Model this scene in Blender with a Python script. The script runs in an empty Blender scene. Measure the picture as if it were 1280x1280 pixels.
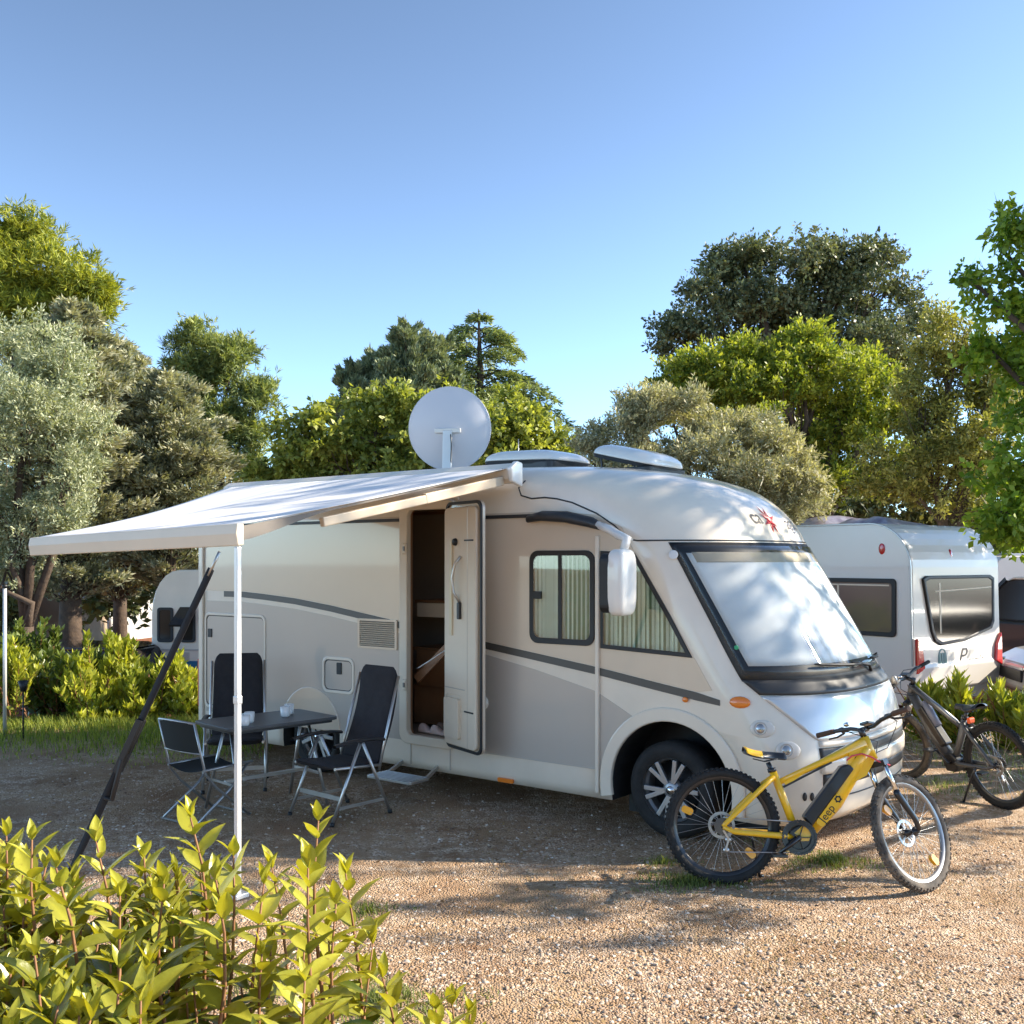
import bpy, bmesh, math, random
import numpy as np
from mathutils import Vector, Matrix
random.seed(7)
RNG = np.random.default_rng(11)
scene = bpy.context.scene
COL = scene.collection
PI = math.pi
R = math.radians
F, EYE = 1300.0, 2.05
W_RES = 1280.0


def at(px, py, Y):
    """world point seen at photo pixel (px, py) at depth Y"""
    return Vector(((px - 640) / F * Y, Y, EYE - (py - 700) / F * Y))


def sstep(a, b, v):
    t = np.clip((v - a) / (b - a), 0, 1)
    return t * t * (3 - 2 * t)


def gz(x, y):
    """terrain height"""
    x = np.asarray(x, float); y = np.asarray(y, float)
    return -0.62 * sstep(3.6, 6.5, -x) * sstep(12.5, 16, y) + 0.012 * np.sin(x * 1.3 + 1) * np.cos(y * 1.1)


# ------------------------------------------------------------------ mesh builder
class MB:
    def __init__(s):
        s.v, s.f, s.sm = [], [], []

    def add(s, vs, fs, smooth=False, M=None):
        o = len(s.v)
        for p in vs:
            p = Vector(p)
            s.v.append(M @ p if M is not None else p)
        for f in fs:
            s.f.append([i + o for i in f]); s.sm.append(smooth)
        return s

    def box(s, c, d, M=None, rot=None):
        hx, hy, hz = d[0] / 2, d[1] / 2, d[2] / 2
        vs = [Vector((sx * hx, sy * hy, sz * hz)) for sz in (-1, 1) for sy in (-1, 1) for sx in (-1, 1)]
        if rot is not None:
            vs = [rot @ v for v in vs]
        vs = [v + Vector(c) for v in vs]
        return s.add(vs, [(0, 2, 3, 1), (4, 5, 7, 6), (0, 1, 5, 4), (2, 6, 7, 3), (0, 4, 6, 2), (1, 3, 7, 5)], False, M)

    def bar(s, a, b, w, h, up=(0, 0, 1), M=None):
        a, b = Vector(a), Vector(b)
        d = (b - a); L = d.length; d.normalize()
        u = Vector(up)
        side = d.cross(u)
        if side.length < 1e-4:
            side = d.cross(Vector((1, 0, 0)))
        side.normalize(); u = side.cross(d)
        rot = Matrix((d, side, u)).transposed()
        return s.box((a + b) / 2, (L, w, h), M, rot)

    def tube(s, pts, r, n=8, M=None, caps=True, smooth=True, flat=1.0):
        pts = [Vector(p) for p in pts]
        k = len(pts)
        rr = r if isinstance(r, (list, tuple)) else [r] * k
        vs, fs = [], []
        prev = None
        for i, p in enumerate(pts):
            t = (pts[min(i + 1, k - 1)] - pts[max(i - 1, 0)])
            if t.length < 1e-9:
                t = Vector((0, 0, 1))
            t.normalize()
            if prev is None:
                a = t.orthogonal().normalized()
            else:
                a = prev - t * prev.dot(t)
                a = a.normalized() if a.length > 1e-6 else t.orthogonal().normalized()
            prev = a
            b = t.cross(a)
            for j in range(n):
                an = 2 * PI * j / n
                vs.append(p + (a * math.cos(an) + b * math.sin(an) * flat) * rr[i])
        for i in range(k - 1):
            for j in range(n):
                fs.append((i * n + j, i * n + (j + 1) % n, (i + 1) * n + (j + 1) % n, (i + 1) * n + j))
        s.add(vs, fs, smooth, M)
        if caps:
            o = len(s.v) - len(vs)
            s.f.append([o + j for j in reversed(range(n))]); s.sm.append(False)
            s.f.append([o + (k - 1) * n + j for j in range(n)]); s.sm.append(False)
        return s

    def lathe(s, prof, origin, axis, n=32, M=None, smooth=True):
        """prof: list of (radius, along axis)"""
        ax = Vector(axis).normalized(); o = Vector(origin)
        a = ax.orthogonal().normalized(); b = ax.cross(a)
        k = len(prof); vs, fs = [], []
        for j in range(n):
            an = 2 * PI * j / n
            d = a * math.cos(an) + b * math.sin(an)
            for (r, h) in prof:
                vs.append(o + d * r + ax * h)
        for j in range(n):
            for i in range(k - 1):
                j2 = (j + 1) % n
                fs.append((j * k + i, j2 * k + i, j2 * k + i + 1, j * k + i + 1))
        return s.add(vs, fs, smooth, M)

    def prism(s, poly, fn, d0, d1, M=None):
        """poly of 2D points, fn(u, v, d) -> 3D, extruded from d0 to d1"""
        n = len(poly)
        vs = [fn(u, v, d0) for u, v in poly] + [fn(u, v, d1) for u, v in poly]
        fs = [list(range(n)), list(range(2 * n - 1, n - 1, -1))]
        fs += [(i, i + n, (i + 1) % n + n, (i + 1) % n) for i in range(n)]
        return s.add(vs, fs, False, M)

    def ell(s, c, r, M=None, nu=16, nv=10, rot=None):
        vs, fs = [], []
        c = Vector(c)
        for i in range(nv + 1):
            th = PI * i / nv
            for j in range(nu):
                ph = 2 * PI * j / nu
                v = Vector((r[0] * math.sin(th) * math.cos(ph), r[1] * math.sin(th) * math.sin(ph), r[2] * math.cos(th)))
                if rot is not None:
                    v = rot @ v
                vs.append(c + v)
        for i in range(nv):
            for j in range(nu):
                fs.append((i * nu + j, (i + 1) * nu + j, (i + 1) * nu + (j + 1) % nu, i * nu + (j + 1) % nu))
        return s.add(vs, fs, True, M)

    def grid(s, fn, nu, nv, M=None, smooth=True, close_u=False):
        vs = [fn(i / nu, j / nv) for j in range(nv + 1) for i in range(nu + 1)]
        fs = [(j * (nu + 1) + i, j * (nu + 1) + i + 1, (j + 1) * (nu + 1) + i + 1, (j + 1) * (nu + 1) + i) for j in range(nv) for i in range(nu)]
        return s.add(vs, fs, smooth, M)

    def build(s, name, mat, parent=None, bevel=0, seg=2, fix=True, M=None, weld=False):
        me = bpy.data.meshes.new(name)
        vs = [tuple(M @ v) if M is not None else tuple(v) for v in s.v]
        me.from_pydata(vs, [], s.f)
        me.polygons.foreach_set('use_smooth', s.sm)
        if fix or weld:
            bm = bmesh.new(); bm.from_mesh(me)
            if weld:
                bmesh.ops.remove_doubles(bm, verts=bm.verts, dist=1e-5)
            if fix:
                bmesh.ops.recalc_face_normals(bm, faces=bm.faces)
            bm.to_mesh(me); bm.free()
        me.update()
        o = bpy.data.objects.new(name, me); COL.objects.link(o)
        for m in (mat if isinstance(mat, (list, tuple)) else [mat]):
            if m: me.materials.append(m)
        if parent: o.parent = parent
        if bevel:
            b = o.modifiers.new('bevel', 'BEVEL'); b.width = bevel; b.segments = seg; b.limit_method = 'ANGLE'; b.angle_limit = R(35)
        return o


def raw_mesh(name, verts, faces, mat, parent=None, smooth=False, attrs=None):
    """fast numpy mesh; faces is (N,k)"""
    me = bpy.data.meshes.new(name)
    n, k = faces.shape
    me.vertices.add(len(verts)); me.vertices.foreach_set('co', np.ascontiguousarray(verts, np.float32).ravel())
    me.loops.add(n * k); me.loops.foreach_set('vertex_index', np.ascontiguousarray(faces, np.int32).ravel())
    me.polygons.add(n); me.polygons.foreach_set('loop_start', np.arange(0, n * k, k, dtype=np.int32))
    if smooth: me.polygons.foreach_set('use_smooth', np.ones(n, bool))
    for an, av in (attrs or {}).items():
        a = me.attributes.new(an, 'FLOAT', 'POINT'); a.data.foreach_set('value', np.ascontiguousarray(av, np.float32))
    me.update(calc_edges=True)
    o = bpy.data.objects.new(name, me); COL.objects.link(o)
    for m in (mat if isinstance(mat, (list, tuple)) else [mat]): me.materials.append(m)
    if parent: o.parent = parent
    return o


def cut(o, *cutters):
    for c in cutters:
        m = o.modifiers.new('cut', 'BOOLEAN'); m.operation = 'DIFFERENCE'; m.object = c; m.solver = 'EXACT'
    bpy.context.view_layer.update()
    dg = bpy.context.evaluated_depsgraph_get()
    me = bpy.data.meshes.new_from_object(o.evaluated_get(dg))
    o.modifiers.clear(); o.data = me


def kill(*obs):
    for o in obs: bpy.data.objects.remove(o)


def empty(name, loc, rz=0.0):
    o = bpy.data.objects.new(name, None); COL.objects.link(o)
    o.location = loc; o.rotation_euler = (0, 0, rz); o.empty_display_size = .2
    return o


def tag(o, label=None, cat=None, group=None, kind=None):
    if label: o['label'] = label
    if cat: o['category'] = cat
    if group: o['group'] = group
    if kind: o['kind'] = kind
    return o


def text_mesh(body, size, shear=0.0):
    cu = bpy.data.curves.new('lettering', 'FONT'); cu.body = body; cu.size = size; cu.shear = shear; cu.extrude = 0.0
    cu.align_x = 'CENTER'; cu.align_y = 'CENTER'
    o = bpy.data.objects.new('lettering', cu); COL.objects.link(o)
    bpy.context.view_layer.update()
    dg = bpy.context.evaluated_depsgraph_get()
    me = bpy.data.meshes.new_from_object(o.evaluated_get(dg))
    vs = [v.co.copy() for v in me.vertices]; fs = [list(p.vertices) for p in me.polygons]
    bpy.data.objects.remove(o); bpy.data.meshes.remove(me)
    return vs, fs


# ------------------------------------------------------------------ materials
def mat(name, col, rough=.5, metal=0.0, var=0.0, vscale=6.0, bump=0.0, bscale=40.0, coat=0.0, spec=.5, trans=None, col2=None, emit=None):
    m = bpy.data.materials.new(name); m.use_nodes = True
    nt = m.node_tree; N = nt.nodes; L = nt.links
    b = N['Principled BSDF']
    b.inputs['Base Color'].default_value = (*col, 1); b.inputs['Roughness'].default_value = rough
    b.inputs['Metallic'].default_value = metal; b.inputs['Coat Weight'].default_value = coat; b.inputs['Coat Roughness'].default_value = .04
    b.inputs['Specular IOR Level'].default_value = spec
    tc = N.new('ShaderNodeTexCoord')
    if var or col2:
        n = N.new('ShaderNodeTexNoise'); n.inputs['Scale'].default_value = vscale; n.inputs['Detail'].default_value = 6; n.inputs['Roughness'].default_value = .6
        L.new(tc.outputs['Object'], n.inputs['Vector'])
        mx = N.new('ShaderNodeMix'); mx.data_type = 'RGBA'
        c2 = col2 if col2 else tuple(c * (1 - var) for c in col)
        mx.inputs[6].default_value = (*col, 1); mx.inputs[7].default_value = (*c2, 1)
        rp = N.new('ShaderNodeMapRange'); rp.inputs[1].default_value = .35; rp.inputs[2].default_value = .68
        L.new(n.outputs['Fac'], rp.inputs[0]); L.new(rp.outputs[0], mx.inputs[0]); L.new(mx.outputs[2], b.inputs['Base Color'])
    if bump:
        n2 = N.new('ShaderNodeTexNoise'); n2.inputs['Scale'].default_value = bscale; n2.inputs['Detail'].default_value = 5
        L.new(tc.outputs['Object'], n2.inputs['Vector'])
        bp = N.new('ShaderNodeBump'); bp.inputs['Strength'].default_value = bump; bp.inputs['Distance'].default_value = .02
        L.new(n2.outputs['Fac'], bp.inputs['Height']); L.new(bp.outputs[0], b.inputs['Normal'])
    return m


def leaf_mat(name, c_dark, c_light, trans=.35, rough=.5, tcol=None, spec=.4):
    m = bpy.data.materials.new(name); m.use_nodes = True
    nt = m.node_tree; N = nt.nodes; L = nt.links
    b = N['Principled BSDF']; out = N['Material Output']
    at_ = N.new('ShaderNodeAttribute'); at_.attribute_name = 'tone'
    mx = N.new('ShaderNodeMix'); mx.data_type = 'RGBA'
    mx.inputs[6].default_value = (*c_dark, 1); mx.inputs[7].default_value = (*c_light, 1)
    L.new(at_.outputs['Fac'], mx.inputs[0]); L.new(mx.outputs[2], b.inputs['Base Color'])
    b.inputs['Roughness'].default_value = rough; b.inputs['Specular IOR Level'].default_value = spec
    t = N.new('ShaderNodeBsdfTranslucent')
    hs = N.new('ShaderNodeMix'); hs.data_type = 'RGBA'; hs.blend_type = 'MULTIPLY'; hs.inputs[0].default_value = 1
    tc = tcol or (1.5, 1.5, .55)
    hs.inputs[7].default_value = (*tc, 1); L.new(mx.outputs[2], hs.inputs[6]); L.new(hs.outputs[2], t.inputs['Color'])
    ms = N.new('ShaderNodeMixShader'); ms.inputs[0].default_value = trans
    L.new(b.outputs[0], ms.inputs[1]); L.new(t.outputs[0], ms.inputs[2]); L.new(ms.outputs[0], out.inputs['Surface'])
    return m


def glass_mat(name, tint=(.9, .95, .93), rough=.02, refl=1.0):
    m = bpy.data.materials.new(name); m.use_nodes = True
    nt = m.node_tree; N = nt.nodes; L = nt.links
    N.remove(N['Principled BSDF']); out = N['Material Output']
    tr = N.new('ShaderNodeBsdfTransparent'); tr.inputs[0].default_value = (*tint, 1)
    gl = N.new('ShaderNodeBsdfGlossy'); gl.inputs['Roughness'].default_value = rough; gl.inputs['Color'].default_value = (1, 1, 1, 1)
    fr = N.new('ShaderNodeFresnel'); fr.inputs[0].default_value = 1.5
    mm = N.new('ShaderNodeMath'); mm.operation = 'MULTIPLY'; mm.inputs[1].default_value = 1.7 * refl; mm.use_clamp = True
    ms = N.new('ShaderNodeMixShader')
    L.new(fr.outputs[0], mm.inputs[0]); L.new(mm.outputs[0], ms.inputs[0]); L.new(tr.outputs[0], ms.inputs[1]); L.new(gl.outputs[0], ms.inputs[2]); L.new(ms.outputs[0], out.inputs['Surface'])
    return m


def curtain_mat(name, c1, c2, scale):
    m = mat(name, c1, .8)
    return m


def stripe_mat(name, c1, c2, per):
    m = mat(name, c1, .85); nt = m.node_tree; N = nt.nodes; L = nt.links
    tc = N.new('ShaderNodeTexCoord'); wv = N.new('ShaderNodeTexWave'); wv.bands_direction = 'X'; wv.inputs['Scale'].default_value = .314 / per; wv.inputs['Distortion'].default_value = .6; wv.inputs['Detail Scale'].default_value = .4
    L.new(tc.outputs['Object'], wv.inputs['Vector'])
    mx = N.new('ShaderNodeMix'); mx.data_type = 'RGBA'; mx.inputs[6].default_value = (*c2, 1); mx.inputs[7].default_value = (*c1, 1)
    mr = N.new('ShaderNodeMapRange'); mr.inputs[1].default_value = .1; mr.inputs[2].default_value = .5
    L.new(wv.outputs['Fac'], mr.inputs[0]); L.new(mr.outputs[0], mx.inputs[0]); L.new(mx.outputs[2], N['Principled BSDF'].inputs['Base Color'])
    return m
M_white = mat('cream_white_gelcoat', (.84, .74, .60), .3, coat=.6, var=.09, vscale=2.2)
M_cap = mat('white_gelcoat', (.84, .80, .73), .28, coat=.7, var=.03, vscale=1.5)
M_champ = mat('champagne_paint', (.70, .58, .44), .26, metal=.05, coat=.7, var=.05, vscale=.8)
M_grey = mat('warm_grey_paint', (.52, .465, .40), .28, metal=.05, coat=.7, var=.05, vscale=.8)
M_silver = mat('silver_bonnet_paint', (.62, .62, .61), .3, metal=.35, coat=.9)
M_dark = mat('charcoal_plastic', (.035, .035, .036), .45, var=.3)
M_stripe = mat('taupe_stripe_film', (.085, .075, .062), .4)
M_black = mat('black_plastic', (.012, .012, .013), .5)
M_rubber = mat('tyre_rubber', (.022, .021, .02), .8, var=.4, vscale=15, bump=.2, bscale=60)
M_dusty = mat('dusty_tyre_rubber', (.055, .048, .042), .9, col2=(.20, .165, .13), vscale=9)
M_alu = mat('aluminium', (.62, .61, .59), .35, metal=.9, var=.15)
M_alloy = mat('alloy_rim', (.36, .36, .36), .35, metal=.7, coat=.3)
M_pole = mat('pale_anodised_pole', (.72, .71, .68), .4, metal=.35)
M_amber = mat('amber_lens', (.85, .22, .02), .2, coat=1)
M_red = mat('red_lens', (.55, .02, .02), .2, coat=1)
M_lens = mat('clear_lamp_lens', (.42, .41, .40), .12, metal=.6, coat=1)
M_darksteel = mat('dark_steel', (.16, .15, .14), .4, metal=.8)
M_chrome = mat('chrome', (.8, .8, .8), .12, metal=1)
M_cream = mat('cream_door_lining', (.76, .65, .50), .5, var=.06, vscale=3)
M_wood = mat('brown_cabinet_wood', (.34, .17, .08), .4, col2=(.24, .115, .055), vscale=3)
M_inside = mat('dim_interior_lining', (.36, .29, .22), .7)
M_glass = glass_mat('window_glass', (.93, .98, .95), refl=.7)
M_wglass = glass_mat('windscreen_glass', (.97, .98, .97), refl=.35)
M_tglass = mat('tinted_glass', (.022, .018, .017), .14, spec=.3)
M_curt = stripe_mat('curtain_painted_pleats', (.95, .98, .93), (.10, .24, .13), .040)  # dark green bands paint the shade between the curtain's pleats
M_curt2 = stripe_mat('cream_blind_painted_pleats', (.97, .97, .88), (.22, .28, .18), .040)  # bands paint light and shade of the blind's folds
M_blind = mat('silver_thermal_blind', (.80, .80, .78), .6, col2=(.66, .67, .66), vscale=2.5)
M_pleat = mat('beige_pleat', (.48, .42, .33), .8)
M_canvas = stripe_mat('pale_awning_canvas', (.72, .705, .69), (.62, .63, .66), .42)
M_lav = mat('dish_grey_enamel', (.60, .60, .63), .45)
M_fabric = mat('dark_grey_padding', (.033, .030, .033), .95, var=.25, vscale=12, bump=.25, bscale=160)
M_mesh = mat('black_mesh_cloth', (.018, .020, .018), .9)
M_table = mat('slate_table_top', (.085, .085, .085), .4, var=.2, vscale=5)
M_china = mat('white_china', (.8, .79, .76), .25, coat=.5)
M_strap = mat('black_webbing', (.012, .012, .014), .8)
M_yellow = mat('yellow_frame_paint', (.95, .53, .015), .3, coat=.7)
M_bikeblk = mat('satin_black_paint', (.018, .018, .02), .35, coat=.4)
M_bikegrey = mat('dark_grey_frame_paint', (.07, .07, .072), .35, coat=.4)
M_steel = mat('worn_steel', (.5, .49, .47), .35, metal=.9)
M_grip = mat('brown_grip', (.10, .055, .035), .8)
M_pink = mat('pink_cable', (.75, .08, .12), .5)
M_bark = mat('bark', (.11, .075, .05), .9, col2=(.055, .038, .028), vscale=9, bump=.6, bscale=25)
M_stem = mat('reddish_stem', (.26, .12, .05), .7)
M_vw = mat('white_caravan_panel', (.78, .74, .68), .35, coat=.4, var=.04, vscale=1.2)
M_blue = mat('blue_decal', (.02, .16, .30), .4)
M_navy = mat('dark_blue_car_paint', (.012, .016, .03), .25, coat=1)
M_tent = mat('tan_tent_canvas', (.34, .25, .17), .9, var=.2, vscale=2)
M_tentw = mat('white_tent_canvas', (.45, .44, .42), .85)

# ------------------------------------------------------------------ camera, light, world
cd = bpy.data.cameras.new('camera'); cam = bpy.data.objects.new('camera', cd); COL.objects.link(cam)
cam.location = (0, 0, EYE); cam.rotation_euler = (R(90), 0, 0)
cd.sensor_width = 36; cd.lens = 36 * F / W_RES; cd.shift_y = 60 / W_RES; cd.clip_end = 3000; cd.clip_start = .05
scene.camera = cam
SUN_EL = R(31); SD = Vector((.99, .12, 0)).normalized()
SUNV = Vector((SD.x * math.cos(SUN_EL), SD.y * math.cos(SUN_EL), math.sin(SUN_EL)))
sl = bpy.data.lights.new('sun', 'SUN'); sl.energy = 4.7; sl.angle = R(.55); sl.color = (1, .89, .73)
so = bpy.data.objects.new('sun', sl); COL.objects.link(so)
so.rotation_euler = SUNV.to_track_quat('Z', 'Y').to_euler(); so.location = (30, 10, 30)
w = bpy.data.worlds.new('World'); scene.world = w; w.use_nodes = True
nt = w.node_tree; bg = nt.nodes['Background']
sk = nt.nodes.new('ShaderNodeTexSky'); sk.sky_type = 'NISHITA'; sk.sun_disc = False
sk.sun_elevation = SUN_EL; sk.sun_rotation = math.atan2(SD.x, SD.y); sk.air_density = 1.2; sk.dust_density = 2; sk.ozone_density = 7; sk.altitude = 3000
gm_ = nt.nodes.new('ShaderNodeGamma'); gm_.inputs[1].default_value = 1.65
hs_ = nt.nodes.new('ShaderNodeHueSaturation'); hs_.inputs['Saturation'].default_value = .72; hs_.inputs['Hue'].default_value = .477; hs_.inputs['Value'].default_value = .57
nt.links.new(sk.outputs[0], gm_.inputs[0]); nt.links.new(gm_.outputs[0], hs_.inputs['Color']); nt.links.new(hs_.outputs[0], bg.inputs[0]); bg.inputs[1].default_value = .084
vs_ = scene.view_settings
vs_.view_transform = 'Standard'; vs_.look = 'None'; vs_.exposure = 1.3; vs_.gamma = 1
scene.cycles.max_bounces = 6; scene.cycles.transparent_max_bounces = 12
scene.cycles.use_denoising = True

# ------------------------------------------------------------------ ground
gx = np.unique(np.concatenate([np.linspace(-400, -30, 20), np.linspace(-30, 30, 121), np.linspace(30, 400, 20)]))
gy = np.unique(np.concatenate([np.linspace(-60, -6, 10), np.linspace(-6, 40, 93), np.linspace(40, 600, 24)]))
X, Y = np.meshgrid(gx, gy); Z = gz(X, Y)
V = np.stack([X, Y, Z], -1).reshape(-1, 3); nx, ny = len(gx), len(gy)
I = (np.arange(ny - 1)[:, None] * nx + np.arange(nx - 1)[None]).ravel()
gm = bpy.data.materials.new('gravel_ground'); gm.use_nodes = True
nt = gm.node_tree; N = nt.nodes; L = nt.links; b = N['Principled BSDF']; b.inputs['Roughness'].default_value = .95; b.inputs['Specular IOR Level'].default_value = .2
tc = N.new('ShaderNodeTexCoord')
def noise(sc, det=6, rough=.6):
    n = N.new('ShaderNodeTexNoise'); n.inputs['Scale'].default_value = sc; n.inputs['Detail'].default_value = det; n.inputs['Roughness'].default_value = rough
    L.new(tc.outputs['Object'], n.inputs['Vector']); return n
def ramp(src, stops):
    r = N.new('ShaderNodeValToRGB'); el = r.color_ramp.elements
    el[0].position, el[0].color = stops[0][0], (*stops[0][1], 1); el[1].position, el[1].color = stops[-1][0], (*stops[-1][1], 1)
    for p, c in stops[1:-1]:
        e = el.new(p); e.color = (*c, 1)
    L.new(src, r.inputs[0]); return r
def mixc(fac, a, b_, blend='MIX'):
    m = N.new('ShaderNodeMix'); m.data_type = 'RGBA'; m.blend_type = blend
    if isinstance(fac, float): m.inputs[0].default_value = fac
    else: L.new(fac, m.inputs[0])
    L.new(a, m.inputs[6]); L.new(b_, m.inputs[7]); return m.outputs[2]
vo = N.new('ShaderNodeTexVoronoi'); vo.inputs['Scale'].default_value = 78; vo.inputs['Randomness'].default_value = 1
L.new(tc.outputs['Object'], vo.inputs['Vector'])
sp = N.new('ShaderNodeSeparateColor'); L.new(vo.outputs['Color'], sp.inputs[0])
stone = ramp(sp.outputs[0], [(0, (.17, .105, .07)), (.25, (.42, .30, .21)), (.6, (.59, .45, .33)), (.85, (.71, .575, .455)), (1, (.80, .71, .60))])
soil = ramp(noise(1.6, 8).outputs['Fac'], [(.3, (.27, .16, .095)), (.7, (.49, .35, .225))])
msk = ramp(noise(7, 8, .7).outputs['Fac'], [(.42, (0, 0, 0)), (.58, (1, 1, 1))])
msk2 = ramp(noise(.9, 6, .65).outputs['Fac'], [(.40, (.12, .12, .12)), (.54, (1, 1, 1))])
c1 = mixc(mixc(1.0, msk.outputs[0], msk2.outputs[0], 'MULTIPLY'), soil.outputs[0], stone.outputs[0])
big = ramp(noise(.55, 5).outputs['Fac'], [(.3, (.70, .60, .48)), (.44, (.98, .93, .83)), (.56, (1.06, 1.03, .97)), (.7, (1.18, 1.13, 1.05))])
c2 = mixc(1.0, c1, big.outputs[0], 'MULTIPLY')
# reddish bare earth far left
sx = N.new('ShaderNodeSeparateXYZ'); L.new(tc.outputs['Object'], sx.inputs[0])
mr = N.new('ShaderNodeMapRange'); mr.inputs[1].default_value = 12.2; mr.inputs[2].default_value = 13.6; L.new(sx.outputs['Y'], mr.inputs[0])
earth = ramp(noise(3, 8).outputs['Fac'], [(.3, (.22, .085, .045)), (.7, (.32, .14, .075))])
c3 = mixc(mr.outputs[0], c2, earth.outputs[0])
L.new(c3, b.inputs['Base Color'])
bp = N.new('ShaderNodeBump'); bp.inputs['Strength'].default_value = .9; bp.inputs['Distance'].default_value = .02
ad = N.new('ShaderNodeMath'); ad.operation = 'SUBTRACT'
n3 = noise(16, 8, .7); L.new(n3.outputs['Fac'], ad.inputs[0]); L.new(vo.outputs['Distance'], ad.inputs[1])
L.new(ad.outputs[0], bp.inputs['Height'])
bp2 = N.new('ShaderNodeBump'); bp2.inputs['Strength'].default_value = .8; bp2.inputs['Distance'].default_value = .09
n4 = noise(2.2, 4, .5); L.new(n4.outputs['Fac'], bp2.inputs['Height']); L.new(bp2.outputs[0], bp.inputs['Normal']); L.new(bp.outputs[0], b.inputs['Normal'])
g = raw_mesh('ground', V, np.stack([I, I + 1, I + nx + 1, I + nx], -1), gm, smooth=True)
tag(g, kind='structure')


def in_view(n, y0, y1, x_lo=-40, x_hi=1320):
    """random ground points in front of the camera, denser near it"""
    u = RNG.random(n); y = 1 / (1 / y0 + u * (1 / y1 - 1 / y0))
    px = x_lo + RNG.random(n) * (x_hi - x_lo)
    return (px - 640) / F * y, y


# loose stones
n = 90000
x, y = in_view(n, 4.1, 11.0, -300, 1450)
keep = (np.sin(x * 1.9 + 2 * np.sin(y * .9)) + np.cos(y * 2.3 + x) + 1.1 * RNG.standard_normal(n)) > -.6
x, y = x[keep], y[keep]; n = len(x)
octv = np.array([(1, 0, 0), (0, 1, 0), (-1, 0, 0), (0, -1, 0), (0, 0, 1), (.5, .5, .72), (-.55, .45, .7), (-.4, -.6, .65), (.5, -.5, .75)], float)
octf = np.array([(0, 1, 5), (1, 2, 6), (2, 3, 7), (3, 0, 8), (5, 1, 4), (1, 6, 4), (6, 2, 4), (2, 7, 4), (7, 3, 4), (3, 8, 4), (8, 0, 4), (0, 5, 4)])
s = .0028 + .0105 * RNG.random(n) ** 3.4
an = RNG.random(n) * 2 * PI
jit = 1 + .35 * RNG.standard_normal((n, 9, 1)).clip(-1.5, 1.5)
vv = octv[None] * jit * s[:, None, None] * np.stack([1 + .5 * RNG.random(n), np.ones(n), .45 + .4 * RNG.random(n)], -1)[:, None, :]
ca, sa = np.cos(an)[:, None], np.sin(an)[:, None]
vx = vv[..., 0] * ca - vv[..., 1] * sa + x[:, None]; vy = vv[..., 0] * sa + vv[..., 1] * ca + y[:, None]
vz = vv[..., 2] + gz(x, y)[:, None] - .001
Vs = np.stack([vx, vy, vz], -1).reshape(-1, 3)
Fs = (octf[None] + 9 * np.arange(n)[:, None, None]).reshape(-1, 3)
sm_ = bpy.data.materials.new('loose_stone'); sm_.use_nodes = True
nt = sm_.node_tree; N = nt.nodes; L = nt.links; b = N['Principled BSDF']; b.inputs['Roughness'].default_value = .9; b.inputs['Specular IOR Level'].default_value = .25
ta = N.new('ShaderNodeAttribute'); ta.attribute_name = 'tone'
rr_ = ramp(ta.outputs['Fac'], [(0, (.16, .10, .065)), (.35, (.40, .29, .21)), (.7, (.55, .43, .32)), (.93, (.66, .55, .44)), (1, (.78, .72, .63))])
L.new(rr_.outputs[0], b.inputs['Base Color'])
so_ = raw_mesh('gravel', Vs, Fs, sm_, attrs={'tone': np.repeat(RNG.random(n), 9)})
tag(so_, 'loose pale and brown stones strewn over the pitch', 'gravel', kind='stuff')


def blades(name, x, y, h, wdt, lean, m, label, cat='grass'):
    """grass: bent two-segment blades"""
    n = len(x); a = RNG.random(n) * 2 * PI; z = gz(x, y)
    dx, dy = np.cos(a), np.sin(a); px_, py_ = -dy, dx
    hh = h * (.4 + .8 * RNG.random(n)); ww = wdt * (.6 + .8 * RNG.random(n)); ll = lean * hh * (.2 + RNG.random(n))
    def pt(k, side):
        return np.stack([x + dx * ll * k**2 + px_ * ww * side, y + dy * ll * k**2 + py_ * ww * side, z + hh * k * (1 - .18 * k)], -1)
    V = np.stack([pt(0, -1), pt(0, 1), pt(.55, .75), pt(.55, -.75), pt(1, .08), pt(1, -.08)], 1).reshape(-1, 3)
    o = 6 * np.arange(n)[:, None]
    Fq = np.concatenate([np.array([[0, 1, 2, 3]]) + o, np.array([[3, 2, 4, 5]]) + o])
    ob = raw_mesh(name, V, Fq, m, attrs={'tone': np.repeat(RNG.random(n), 6)})
    return tag(ob, label, cat, kind='stuff')


M_grass = leaf_mat('grass_blade', (.06, .095, .02), (.27, .30, .08), .35, .6)
M_lush = leaf_mat('lush_grass_blade', (.09, .15, .02), (.40, .43, .08), .4, .6)
M_drygrass = leaf_mat('dry_grass_blade', (.14, .13, .05), (.30, .25, .11), .3, .7)
def patch(cx, cy, rx, ry, n):
    r = 1.25 * RNG.random(n) ** .75; a = RNG.random(n) * 2 * PI; w_ = 1 + .35 * np.sin(3 * a + cx * 7) + .2 * np.sin(7 * a)
    hs_.append(np.clip(1.1 - .75 * r, .25, 1)); return cx + rx * r * w_ * np.cos(a), cy + ry * r * w_ * np.sin(a)
xs_, ys_, hs_ = [], [], []
for (px, py, rp, dpt, n) in ((1035, 1078, 55, .22, 1100), (860, 1105, 60, .16, 1000), (960, 1045, 40, .3, 300), (1180, 985, 70, .6, 700), (1010, 1010, 60, .3, 350), (460, 1140, 35, .12, 300), (470, 1255, 95, .30, 1300), (330, 1230, 60, .3, 500), (830, 1080, 30, .1, 200)):
    Yd = EYE * F / (py - 700); Xc = (px - 640) / F * Yd
    a, b_ = patch(Xc, Yd, rp / F * Yd, dpt, n); xs_.append(a); ys_.append(b_)
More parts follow.
